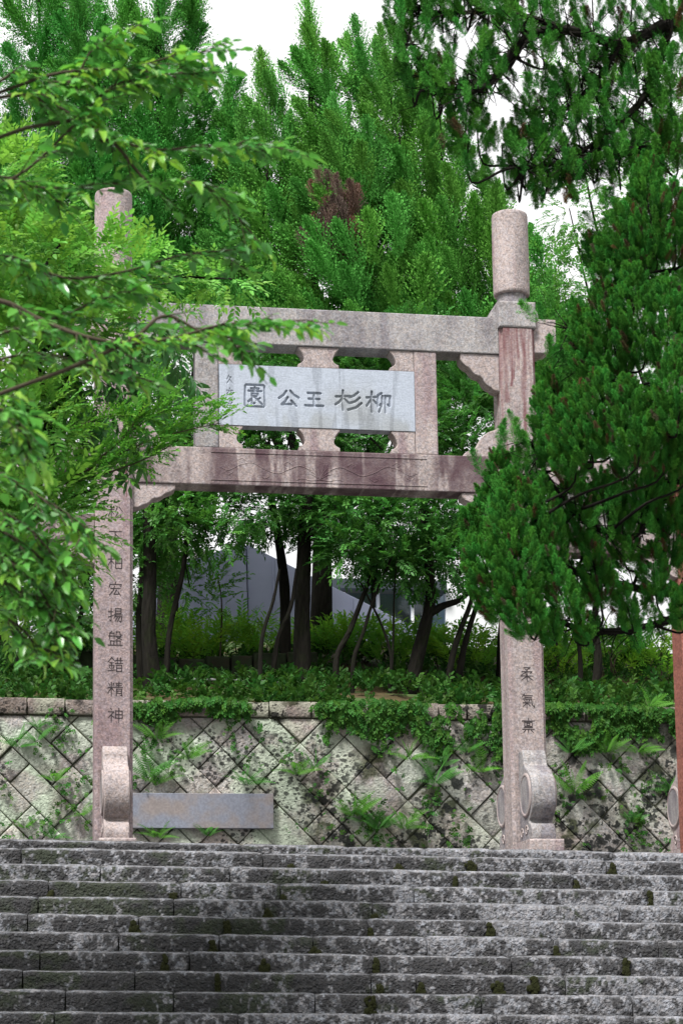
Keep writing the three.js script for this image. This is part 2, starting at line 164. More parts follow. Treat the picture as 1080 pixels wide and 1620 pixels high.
const ML_TRUNK = [[[-3.89,-1.22,3.66],[-3.8,0.08,3.97],[-3.65,1.33,4.5],[-3.46,2.05,4.85],[-3.22,2.81,5.01],[-3.06,3.59,4.95]],[[-3.46,2.05,4.85],[-3.12,2.24,5.35],[-2.79,2.26,5.71]],[[-3.22,2.81,5.01],[-3.32,3.52,5.1],[-3.28,4.19,5.21],[-3.12,4.52,5.08]],[[-3.32,3.52,5.1],[-2.85,4.12,4.86],[-2.34,4.49,4.39],[-1.64,4.47,4.51]]];
const UNDER = [[0.15,[[0.6,2.82,-6.5],[0.61,3.8,-6.5],[0.64,4.52,-6.5],[0.67,5.25,-6.5],[0.77,6.35,-6.5],[0.81,7.65,-6.5]]],[0.055,[[0.66,4.97,-6.5],[0.87,5.12,-6.5],[1.1,5.44,-6.5],[1.38,6.0,-6.5]]],[0.1,[[0.46,3.48,-7.2],[0.47,4.4,-7.2],[0.4,5.05,-7.2],[0.3,5.7,-7.2],[0.22,6.54,-7.2]]],[0.05,[[0.12,2.8,-6.2],[0.23,3.46,-6.2],[0.41,3.91,-6.2],[0.5,4.45,-6.2]]],[0.04,[[-0.05,2.72,-6.0],[-0.02,3.42,-6.0],[0.14,3.95,-6.0],[0.23,4.39,-6.0]]],[0.14,[[-1.46,2.74,-6.2],[-1.54,3.52,-6.2],[-1.52,4.4,-6.2],[-1.54,5.28,-6.2],[-1.5,6.18,-6.2]]],[0.07,[[-1.6,2.8,-6.6],[-1.64,3.77,-6.6],[-1.6,4.49,-6.6],[-1.69,5.2,-6.6]]],[0.055,[[-1.31,3.02,-6.3],[-1.25,3.54,-6.3],[-1.06,4.43,-6.3],[-1.0,5.06,-6.3],[-0.97,5.69,-6.3]]],[0.055,[[1.05,2.8,-6.1],[1.02,3.19,-6.1],[1.2,3.55,-6.1],[1.38,4.0,-6.1],[1.55,4.45,-6.1],[1.65,4.99,-6.1]]],[0.04,[[1.19,2.72,-5.9],[1.23,3.16,-5.9],[1.36,3.51,-5.9],[1.49,3.91,-5.9],[1.78,4.59,-5.9]]],[0.028,[[1.71,2.75,-6.0],[1.76,3.19,-6.0],[1.64,3.63,-6.0],[1.52,3.89,-6.0],[1.35,4.24,-6.0]]],[0.022,[[1.74,2.75,-6.0],[1.8,3.54,-6.0],[1.82,4.08,-6.0],[1.87,4.61,-6.0]]],[0.13,[[2.03,2.79,-6.2],[2.17,3.23,-6.2],[2.29,3.68,-6.2],[2.37,4.04,-6.2],[2.35,4.67,-6.2],[2.31,5.4,-6.2]]],[0.075,[[2.33,3.84,-6.2],[2.55,3.97,-6.2],[2.77,4.05,-6.2],[3.0,4.24,-6.2]]],[0.06,[[2.54,2.82,-6.1],[2.64,3.22,-6.1],[2.79,3.67,-6.1],[2.93,4.03,-6.1],[2.99,4.48,-6.1]]],[0.065,[[2.73,2.88,-6.4],[2.87,3.37,-6.4],[2.99,3.78,-6.4],[3.14,4.19,-6.4]]],[0.04,[[3.5,3.31,-7.0],[3.55,3.78,-7.0],[3.61,4.24,-7.0]]],[0.08,[[4.67,2.66,-6.3],[4.79,3.21,-6.3],[4.76,3.84,-6.3],[4.88,4.58,-6.3],[4.82,5.5,-6.3]]],[0.05,[[4.58,2.8,-6.6],[4.62,3.26,-6.6],[4.57,3.9,-6.6],[4.5,4.45,-6.6]]],[0.05,[[3.48,3.05,-6.8],[3.53,3.46,-6.8],[3.6,3.92,-6.8]]],[0.08,[[-3.01,2.73,-6.8],[-2.93,3.44,-6.8],[-3.02,4.14,-6.8],[-2.85,4.86,-6.8]]],[0.06,[[-3.4,2.69,-6.6],[-3.27,3.3,-6.6],[-3.36,3.92,-6.6]]],[0.05,[[-2.4,2.86,-7.0],[-2.45,3.66,-7.0],[-2.32,4.56,-7.0],[-2.45,5.29,-7.0]]]];
const UNDER_BLOBS = [[[-1.27,5.14,-6.3],[0.5217391304347826,0.391304347826087,0.7]],[[-0.74,4.81,-6.0],[0.43478260869565216,0.1391304347826087,0.3]],[[-1.38,5.67,-6.6],[0.5217391304347826,0.5217391304347826,0.7]],[[-0.25,5.37,-6.4],[0.6086956521739131,0.34782608695652173,0.7]],[[0.36,5.64,-7.0],[0.5217391304347826,0.391304347826087,0.8]],[[1.19,5.44,-6.5],[0.6956521739130435,0.4782608695652174,0.8]],[[1.67,5.11,-6.2],[0.6956521739130435,0.43478260869565216,0.7]],[[1.27,4.69,-6.0],[0.391304347826087,0.2782608695652174,0.4]],[[2.27,5.2,-6.5],[0.6956521739130435,0.5217391304347826,0.8]],[[2.47,4.59,-6.2],[0.5217391304347826,0.391304347826087,0.5]],[[1.89,4.52,-6.0],[0.34782608695652173,0.2608695652173913,0.4]],[[-0.74,6.2,-6.8],[0.782608695652174,0.5217391304347826,0.8]],[[0.74,6.49,-7.0],[0.9565217391304348,0.5217391304347826,0.8]],[[2.22,6.55,-7.0],[0.8695652173913043,0.5217391304347826,0.8]],[[3.21,7.02,-7.2],[0.5217391304347826,0.6956521739130435,0.7]],[[2.95,5.52,-6.6],[0.43478260869565216,0.5217391304347826,0.6]],[[-0.26,7.21,-7.0],[0.6956521739130435,0.5217391304347826,0.7]],[[-0.94,7.5,-7.4],[0.6086956521739131,0.782608695652174,0.7]],[[0.35,7.93,-7.4],[0.782608695652174,0.34782608695652173,0.7]],[[1.6,7.76,-7.6],[0.782608695652174,0.5217391304347826,0.7]],[[2.56,8.1,-7.6],[0.6086956521739131,0.43478260869565216,0.7]],[[3.06,6.27,-6.6],[0.43478260869565216,0.43478260869565216,0.5]],[[-0.94,4.24,-6.6],[0.08695652173913043,0.12173913043478261,0.2]],[[4.51,5.01,-6.6],[0.782608695652174,0.6086956521739131,0.7]],[[5.43,6.08,-7.0],[0.9565217391304348,0.782608695652174,0.8]],[[4.62,8.32,-8.0],[0.43478260869565216,0.6956521739130435,0.7]],[[4.84,7.37,-7.5],[0.6956521739130435,0.6086956521739131,0.7]],[[-1.8,4.53,-6.8],[0.43478260869565216,0.43478260869565216,0.5]],[[-3.02,4.55,-7.0],[0.6956521739130435,0.5217391304347826,0.7]],[[-2.49,5.15,-7.2],[0.6086956521739131,0.5217391304347826,0.7]],[[-3.36,3.65,-6.6],[0.6086956521739131,0.34782608695652173,0.5]],[[-2.59,3.8,-6.8],[0.5217391304347826,0.2608695652173913,0.4]],[[-3.28,5.73,-7.4],[0.6956521739130435,0.6956521739130435,0.7]],[[-0.52,5.79,-8.0],[0.6956521739130435,0.34782608695652173,0.5]],[[0.41,5.53,-8.0],[0.43478260869565216,0.21739130434782608,0.4]],[[1.29,5.51,-8.2],[0.43478260869565216,0.30434782608695654,0.4]],[[2.21,5.39,-8.0],[0.6086956521739131,0.34782608695652173,0.5]],[[3.17,5.32,-8.0],[0.43478260869565216,0.43478260869565216,0.5]],[[-1.26,5.2,-8.0],[0.5217391304347826,0.43478260869565216,0.5]]];
const RIGHT_BLOBS = [[[5.18,10.13,-9.5],[0.45,0.6,0.6]],[[4.92,9.3,-9.0],[0.5,0.6,0.6]],[[5.8,9.73,-9.5],[0.6,0.8,0.6]],[[7.5,14.25,-12.0],[0.9,0.7,0.8]],[[6.28,12.41,-12.0],[0.5,0.4,0.4]],[[6.5,14.9,-12.5],[0.6,0.4,0.5]],[[7.55,11.83,-11.0],[0.7,1.2,0.8]],[[5.98,8.34,-8.5],[0.7,0.6,0.6]]];
const SHRUBS = [[[-0.54,3.53,-8.0],0.62],[[-0.02,3.66,-8.4],0.682],[[-0.85,3.49,-7.6],0.558],[[-1.25,3.65,-8.2],0.744],[[0.32,3.58,-8.2],0.558],[[1.42,3.51,-8.0],0.496],[[1.8,3.62,-8.3],0.496],[[2.04,3.49,-7.8],0.46499999999999997],[[2.52,3.64,-8.3],0.496],[[2.93,3.54,-8.0],0.558],[[3.22,3.42,-7.6],0.62],[[3.55,3.46,-7.8],0.62],[[4.44,3.18,-7.2],0.558],[[4.99,3.35,-7.8],0.62],[[5.36,3.28,-7.4],0.62],[[5.81,3.27,-7.6],0.62],[[6.06,3.16,-7.2],0.682],[[4.32,3.38,-7.8],0.558],[[1.15,3.63,-8.4],0.434],[[-1.99,3.59,-8.0],0.62],[[-2.53,3.62,-8.2],0.62]];
const SAPLING = [[-0.46,3.69,-7.4],[-0.5,4.79,-7.4]];
const MOSS = [[-0.71,1,0.08],[-0.43,2,0.08],[0.4,1,0.09],[1.13,1,0.09],[0.88,2,0.09],[2.12,2,0.09],[2.61,1,0.12],[-1.94,3,0.08],[-0.88,3,0.08],[-0.07,4,0.09],[-1.08,4,0.08],[-1.51,5,0.09],[-0.76,6,0.08],[-1.27,7,0.09],[-0.18,5,0.09],[1.49,6,0.09],[0.96,5,0.09],[-1.72,8,0.1],[0.06,8,0.08],[0.75,8,0.08],[2.04,7,0.11],[-0.27,7,0.09],[-0.46,9,0.12],[2.76,3,0.1],[-1.68,6,0.01],[-2.35,5,0.11],[-2.15,7,0.05],[-3.09,3,0.09],[-0.31,8,0.09],[1.08,8,0.02]];
const FERNS = [[-3.09,1.61,0.7],[-2.9,1.12,0.6],[-3.31,1.53,0.8],[-1.65,1.63,0.9],[-1.76,1.16,1.1],[-1.65,1.09,0.8],[-0.57,1.09,0.8],[0.75,0.71,1.0],[1.06,0.56,0.9],[1.38,0.56,0.9],[0.86,0.64,0.7],[0.05,1.22,0.8],[0.28,1.3,0.7],[3.56,1.0,1.2],[3.53,1.52,0.9],[3.99,1.52,0.8],[4.28,0.65,0.6],[4.4,1.53,0.8],[4.8,1.05,0.8],[-1.65,0.44,0.7],[-1.04,0.46,0.6],[-2.56,0.7,0.6],[2.2,1.51,0.8],[2.35,1.27,0.9],[1.78,1.11,0.9],[1.47,1.42,0.8],[1.87,1.35,0.7],[-3.23,0.55,0.5],[-2.9,0.43,0.5],[-1.27,1.4,0.7],[-1.73,1.86,0.6],[4.59,2.1,0.7],[-3.09,1.77,0.5]];
// ------------------------------------------------------------------ setting: ground, landing, beds, hillside
const soil = std({ roughness: 1, map: scaled(texture(512, 512, 3, 3, (u, v) => { const n = fbm(u * 5, v * 5, 5, 3), m = fbm(u * 20, v * 20, 3, 9), g = sstep(0.45, 0.65, fbm(u * 2.3, v * 2.3, 4, 5)); return [lerp(0.05, 0.035, g) * (0.5 + n + 0.4 * m), lerp(0.038, 0.06, g) * (0.5 + n + 0.4 * m), 0.022 * (0.5 + n)]; }), 3, 3) });
const paving = std({ map: scaled(texture(512, 512, 2, 2, (u, v) => granite(u, v, [0.18, 0.175, 0.178], 9)), 2, 2), bumpMap: bump(1), bumpScale: 0.004 });
{
  const g = new THREE.PlaneGeometry(700, 700, 1, 1); g.rotateX(-Math.PI / 2); g.translate(0, -3.86, 0);
  const uv = g.attributes.uv; for (let i = 0; i < uv.count; i++) uv.setXY(i, uv.getX(i) * 700, uv.getY(i) * 700);
  meta(part('ground', g, paving, scene), 'grey paved ground at the foot of the steps', null, null, 'structure');
}
const TILT = -0.019, TOP = -0.067, TREAD = 0.36, FRONT = 0.75, SX0 = -4.75, SX1 = 4.95;
const rowY = (i) => i === 0 ? 0 : -(0.118 + 0.183 * (i - 1));       // nosing of row i below the landing
{
  const g = new THREE.BoxGeometry(9.7, 0.5, 3.85); g.translate(0.1, -0.26, -1.6);
  const m = part('landing', boxUV(g), paving, scene); m.rotation.z = TILT; m.position.y = TOP; meta(m, 'stone landing at the head of the steps', null, null, 'structure');
}
function terrain(name, x0, x1, z0, z1, nx, nz, h, label) {
  const g = new THREE.PlaneGeometry(x1 - x0, z1 - z0, nx, nz); g.rotateX(-Math.PI / 2); g.translate((x0 + x1) / 2, 0, (z0 + z1) / 2);
  const p = g.attributes.position, uv = g.attributes.uv; for (let i = 0; i < p.count; i++) { p.setY(i, h(p.getX(i), p.getZ(i))); uv.setXY(i, p.getX(i), p.getZ(i)); }
  g.computeVertexNormals(); return meta(part(name, g, soil, scene), label, null, null, 'structure');
}
const hillY = (x, z) => { // height of the wooded terrace behind the retaining wall
  const k = [[-3.6, 2.02], [-4.4, 2.2], [-6.5, 2.8], [-8, 3.42], [-11, 4.35], [-15, 5.0], [-30, 6], [-120, 22]]; let y = 2.02;
  for (let i = 0; i + 1 < k.length; i++) if (z <= k[i][0] && z >= k[i + 1][0]) y = lerp(k[i][1], k[i + 1][1], (k[i][0] - z) / (k[i][0] - k[i + 1][0]));
  return y + (fbm(x * 0.9 + 40, z * 0.9 + 200, 3, 2) - 0.5) * 0.3 * clamp((-z - 3.6) / 1.5);
};
terrain('hillside', -60, 60, -120, -3.62, 160, 120, hillY, 'dark wooded slope above the retaining wall');
const bedY = (z) => z > 8.6 ? -3.84 : z > 0.9 ? lerp(-0.1, -3.84, (z - 0.9) / 7.7) : -0.1;
terrain('planting_bed', -20, SX0 - 0.02, -3.5, 9.2, 30, 30, (x, z) => bedY(z) + (fbm(x, z + 50, 3, 4) - 0.5) * 0.2, 'sloping planted bed beside the steps on the leafy side');
terrain('planting_bed', SX1 + 0.02, 20, -3.5, 9.2, 30, 30, (x, z) => bedY(z) + (fbm(x, z + 50, 3, 4) - 0.5) * 0.2, 'sloping planted bed beside the steps on the conifer side');

// ------------------------------------------------------------------ stairs
const stairMap = texture(2048, 1536, 10, 12.6, (u, v) => {
  const x = u - 5, left = sstep(0.5, -3.2, x), c = granite(u, v, [0.175, 0.176, 0.19], 55);
  const a = fbm(u * 0.9, v * 1.5, 3, 101), b = fbm(u * 7, v * 6, 4, 105), s = fbm(u * 34, v * 30, 3, 109);
  const row = (v % 0.54) - 0.05, wornLit = sstep(0.030, 0.012, Math.abs(row + 0.002) + (vn(u * 18, v * 3, 171) - 0.5) * 0.022), dark = sstep(0.43, 0.575, a * 0.27 + b * 0.36 + s * 0.39 + left * 0.075) * (1 - 0.9 * wornLit), pale = sstep(0.56, 0.66, fbm(u * 16, v * 16, 4, 113)) * 0.35, moss = sstep(0.57, 0.68, fbm(u * 2.6, v * 3.4, 4, 117) + left * 0.05) * dark;  // nosing strip kept paler: rubbed edge plus sky light painted into the colour
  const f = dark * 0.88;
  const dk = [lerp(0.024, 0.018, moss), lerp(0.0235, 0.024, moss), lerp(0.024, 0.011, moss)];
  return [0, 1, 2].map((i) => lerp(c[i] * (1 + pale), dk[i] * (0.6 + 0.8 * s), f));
});
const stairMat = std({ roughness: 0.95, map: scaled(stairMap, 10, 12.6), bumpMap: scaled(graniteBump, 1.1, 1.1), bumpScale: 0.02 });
const mortar = std({ color: new THREE.Color().setRGB(0.03, 0.032, 0.022), roughness: 1 });
const stairs = thing('stone_stairs', 'wide flight of weathered grey granite steps leading up to the gateway', 'stairs');
stairs.position.y = TOP; stairs.rotation.z = TILT;
{
  const rnd = rng(5), ROWS = 22;
  // joints seen in the photograph, as x in metres along each row; further rows continue at random
  const joints = [[-3.6, -1.15, -0.05, 0.75, 1.45, 2.75], [-3.35, -0.98, 0.42, 1.15, 2.55], [-2.6, -1.35, 0.88, 2.1], [-3.1, -1.85, -0.9, 0.4, 2.75], [-3.2, -1.95, -1.1, -0.07, 2.35], [-3.3, -2.3, -1.5, -0.18, 0.95, 1.85], [-2.5, -1.6, -0.75, 0.3, 1.5, 2.5], [-3.2, -1.9, -1.25, -0.27, 1.0, 2.05], [-3.35, -2.4, -0.35, 0.05, 1.4], [-3, -2.1, -0.9, 0.55, 1.9], [-3.1, -1.6, -0.45, 0.6, 1.8]];
  const prof = (h) => [[0.0, -h - 0.03], [0, -h * 0.66], [0, -h * 0.36], [-0.003, -0.042], [-0.013, -0.018], [-0.032, -0.004], [-0.06, 0], [-0.24, 0], [-0.50, 0]];
  for (let r = 0; r < ROWS; r++) {
    const y = rowY(r), h = rowY(r) - rowY(r + 1), z = FRONT + r * TREAD;
    let js = joints[r]; if (!js) { js = []; for (let x = -3.9 + rnd(); x < 4; x += 0.9 + rnd() * 1.1) js.push(x); }
    const ends = [SX0, ...js, ...(js[js.length - 1] < 3.6 ? [3.4 + rnd() * 0.5] : []), SX1];
    for (let b = 0; b + 1 < ends.length; b++) {
      const x0 = ends[b] + 0.006, x1 = ends[b + 1] - 0.006, n = Math.max(4, Math.round((x1 - x0) / 0.07)), pr = prof(h), dz = (rnd() - 0.5) * 0.022, dy = (rnd() - 0.5) * 0.014, sk = (rnd() - 0.5) * 0.012, kk = Math.floor(rnd() * 900);
      const P = [], U = [], I = [], m = pr.length;
      for (let i = 0; i <= n; i++) {
        const x = lerp(x0, x1, i / n), e = Math.min(x - x0, x1 - x), er = e < 0.03 ? (0.03 - e) / 0.03 : 0;
        for (let k = 0; k < m; k++) {
          let [pz, py] = pr[k]; const up = k >= 3 ? 1 : k === 2 ? 0.3 : 0;
          pz += dz + sk * (i / n - 0.5) * 2 + (fbm(x * 7 + kk, py * 9 + r * 3, 3, 3) - 0.5) * 0.022 * (k < 6 ? 1 : 0.2) - er * 0.010 * (k < 6 ? 1 : 0);
          py += dy + up * ((fbm(x * 4.5 + kk, r * 7.3, 3, 8) - 0.5) * 0.016 - er * 0.008);
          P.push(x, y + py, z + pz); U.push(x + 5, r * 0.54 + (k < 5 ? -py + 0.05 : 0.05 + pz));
        }
      }
      for (let i = 0; i < n; i++) for (let k = 0; k + 1 < m; k++) { const a = i * m + k, c = a + m; I.push(a, c, a + 1, a + 1, c, c + 1); }
      for (const [o, fl] of [[0, 1], [n * m, 0]]) for (let k = 1; k + 1 < m; k++) fl ? I.push(o, o + k, o + k + 1) : I.push(o, o + k + 1, o + k);
      const g = new THREE.BufferGeometry(); g.setAttribute('position', new THREE.Float32BufferAttribute(P, 3)); g.setAttribute('uv', new THREE.Float32BufferAttribute(U, 2)); g.setIndex(I); g.computeVertexNormals();
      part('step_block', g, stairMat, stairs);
    }
  }
  // mortar bed under the blocks
  const o = [[0, -0.09]]; for (let r = 0; r < ROWS; r++) { const z = FRONT + r * TREAD - 0.06; o.push([z, rowY(r) - 0.06], [z, rowY(r + 1) - 0.06]); }
  o.push([FRONT + ROWS * TREAD - 0.06, -3.95], [0, -3.95]);
  const s = new THREE.Shape(o.map((q) => new THREE.Vector2(-q[0], q[1]))), g = new THREE.ExtrudeGeometry(s, { depth: SX1 - SX0 - 0.04, bevelEnabled: false });
  g.rotateY(Math.PI / 2); g.translate(SX0 + 0.02, 0, 0); part('mortar_bed', g, mortar, stairs);
}
// ------------------------------------------------------------------ retaining wall of diamond-laid stones
const WZ = -3.5, WY1 = 1.93;
const wallMap = texture(2048, 512, 14, 2.6, (u, v) => {
  const x = u - 6, green = clamp(sstep(3.6, -1.2, x) * 1.0 + (fbm(u * 1.3, v * 1.3, 3, 131) - 0.5) * 0.9), c = granite(u, v, [0.36, 0.335, 0.325], 70);
  const lich = sstep(0.36, 0.58, fbm(u * 3, v * 3, 4, 135)) * (0.3 + 0.7 * green), f = 0.75 + 0.5 * vn(u * 40, v * 40, 3);
  const col = [lerp(c[0], 0.41 * f, lich), lerp(c[1], 0.455 * f, lich), lerp(c[2], 0.385 * f, lich)];
  const zone = sstep(0.52, 0.66, fbm(u * 1.4 + 3, v * 1.4, 4, 139) + 0.06 * sstep(-0.5, 1.5, x)), sp = Math.max(spots(u * 8 + fbm(u * 30, v * 30, 2, 5) * 0.7, v * 8 + fbm(u * 30, v * 30, 2, 6) * 0.7, 3, 0.5) * zone, spots(u * 17 + fbm(u * 50, v * 50, 2, 5) * 0.8, v * 17, 8, 0.4) * sstep(0.5, 0.62, fbm(u * 1.7, v * 1.7, 3, 143)) * 0.9);
  const ms = sstep(0.58, 0.70, fbm(u * 4.5, v * 4.5, 4, 147)) * zone * 0.85, br = sstep(0.6, 0.75, fbm(u * 2.2, v * 2.2, 4, 151)) * 0.4;
  const q = col.map((a, i) => lerp(a, [0.12, 0.10, 0.075][i], br));
  return q.map((a, i) => lerp(lerp(a, [0.035, 0.045, 0.016][i], ms), [0.022, 0.024, 0.024][i], sp * 0.95));
});
const wallMat = std({ roughness: 0.95, map: scaled(wallMap, 14, 2.6), bumpMap: scaled(graniteBump, 1.2, 1.2), bumpScale: 0.012 });
const wallMats = [[1, 1, 1], [0.82, 0.80, 0.80], [1.1, 1.1, 1.06], [0.9, 0.93, 0.87], [1.0, 0.93, 0.9]].map((c) => { const m = wallMat.clone(); m.color.setRGB(...c); return m; });
const copingMat = wallMat.clone(); copingMat.color.setRGB(0.62, 0.56, 0.53);
const wall = thing('retaining_wall', 'retaining wall of diamond-laid pale stones overgrown with ferns and black lichen', 'wall');
{
  const rnd = rng(11), B = [-9, 11.2, -0.2, WY1], S = 0.385, clip = (poly, ax, lim, keepLess) => {
    const out = []; for (let i = 0; i < poly.length; i++) { const a = poly[i], b = poly[(i + 1) % poly.length], ia = keepLess ? a[ax] <= lim : a[ax] >= lim, ib = keepLess ? b[ax] <= lim : b[ax] >= lim; if (ia) out.push(a); if (ia !== ib) { const t = (lim - a[ax]) / (b[ax] - a[ax]); out.push([lerp(a[0], b[0], t), lerp(a[1], b[1], t)]); } } return out;
  };
  const stone = (poly, proud) => { // chamfered block with an inset, slightly tilted face
    const n = poly.length, cx = poly.reduce((s, q) => s + q[0], 0) / n, cy = poly.reduce((s, q) => s + q[1], 0) / n, P = [], U = [], I = [], tx = (rnd() - 0.5) * 0.09, ty = (rnd() - 0.5) * 0.09;
    const ring = (inset, z, tilt) => { for (const q of poly) { const dx = q[0] - cx, dy = q[1] - cy, d = Math.hypot(dx, dy), k = Math.max(0.05, 1 - inset / d); P.push(cx + dx * k, cy + dy * k, WZ + z + (tilt ? dx * tx + dy * ty : 0)); U.push(cx + dx * k + 6, cy + dy * k + 0.3); } };
    ring(0, -0.10); ring(0.003, proud - 0.014, 1); ring(0.012, proud - 0.004, 1); ring(0.04, proud + 0.005, 1); P.push(cx, cy, WZ + proud + 0.016 + rnd() * 0.012); U.push(cx + 6, cy + 0.3);
    for (let r = 0; r < 3; r++) for (let i = 0; i < n; i++) { const a = r * n + i, b = r * n + (i + 1) % n; I.push(a, b, a + n, b, b + n, a + n); }
    for (let i = 0; i < n; i++) I.push(3 * n + i, 3 * n + (i + 1) % n, 4 * n);
    const g = new THREE.BufferGeometry(); g.setAttribute('position', new THREE.Float32BufferAttribute(P, 3)); g.setAttribute('uv', new THREE.Float32BufferAttribute(U, 2)); g.setIndex(I); g.computeVertexNormals(); return g;
  };
  // lines of the diagonal grid with uneven spacing; some neighbours are one longer stone
  const lines = (r) => { const a = [-17 * S]; while (a[a.length - 1] < 16) a.push(a[a.length - 1] + S * (0.72 + 0.5 * r())); return a; }, A = lines(rnd), C = lines(rnd), k = Math.SQRT1_2, done = new Set();
  for (let i = 0; i + 1 < A.length; i++) for (let j = 0; j + 1 < C.length; j++) {
    if (done.has(i + ',' + j)) continue; const long = rnd() < 0.16 && j + 2 < C.length; if (long) done.add(i + ',' + (j + 1));
    const gp = 0.002 + rnd() * 0.005, a0 = A[i] + gp, a1 = A[i + 1] - gp, c0 = C[j] + gp, c1 = C[j + (long ? 2 : 1)] - gp;
    let poly = [[a0, c0], [a1, c0], [a1, c1], [a0, c1]].map(([a, c]) => [(a - c) * k + (rnd() - 0.5) * 0.012 + 0.9, (a + c) * k + (rnd() - 0.5) * 0.012 - 3]);
    for (const [ax, lim, less] of [[0, B[0], 0], [0, B[1], 1], [1, B[2], 0], [1, B[3] - 0.01, 1]]) if (poly.length > 2) poly = clip(poly, ax, lim, less);
    if (poly.length < 3) continue; let area = 0; poly.forEach((q, n) => { const w = poly[(n + 1) % poly.length]; area += q[0] * w[1] - w[0] * q[1]; }); if (Math.abs(area) < 0.008) continue;
    part('stone', stone(poly, (rnd() - 0.5) * 0.036), wallMats[Math.floor(rnd() * 5)], wall);
  }
  for (let x = -9; x < 11.2;) { const w = 0.24 + rnd() * 0.3; part('coping_stone', stone(rect(x + 0.006, WY1 + 0.004, x + w - 0.006, WY1 + 0.185 + rnd() * 0.02), 0.03 + rnd() * 0.015), copingMat, wall); x += w; }
  const bk = new THREE.BoxGeometry(20.2, 2.35, 0.3); bk.translate(1.1, 0.915, WZ - 0.035 - 0.15); part('mortar_backing', bk, std({ color: new THREE.Color().setRGB(0.085, 0.09, 0.062), roughness: 1 }), wall);
}
{ // blank stone tablet set in front of the wall
  const slate = std({ roughness: 0.75, map: texture(512, 256, 1.72, 0.43, (u, v) => { const r = sstep(0.4, 0.8, fbm(u * 4, v * 4, 5, 161) + 0.12 - 0.3 * Math.abs(v - 0.2)), s = 0.85 + 0.3 * vn(u * 60, v * 60, 2); return [lerp(0.185, 0.215, r) * s, lerp(0.198, 0.19, r) * s, lerp(0.24, 0.185, r) * s]; }) });
  const g = slab(rect(-0.86, 0, 0.86, 0.425), 0.05, 0.1, 0.006), p = g.attributes.position, uv = g.attributes.uv; for (let i = 0; i < p.count; i++) uv.setXY(i, p.getX(i) / 1.72 + 0.5, p.getY(i) / 0.425);
  const m = part('stone_tablet', g, slate, scene); m.position.set(-1.105, 0.55, WZ + 0.045); meta(m, 'blank blue-grey rectangular stone tablet set on the retaining wall', 'tablet');
}
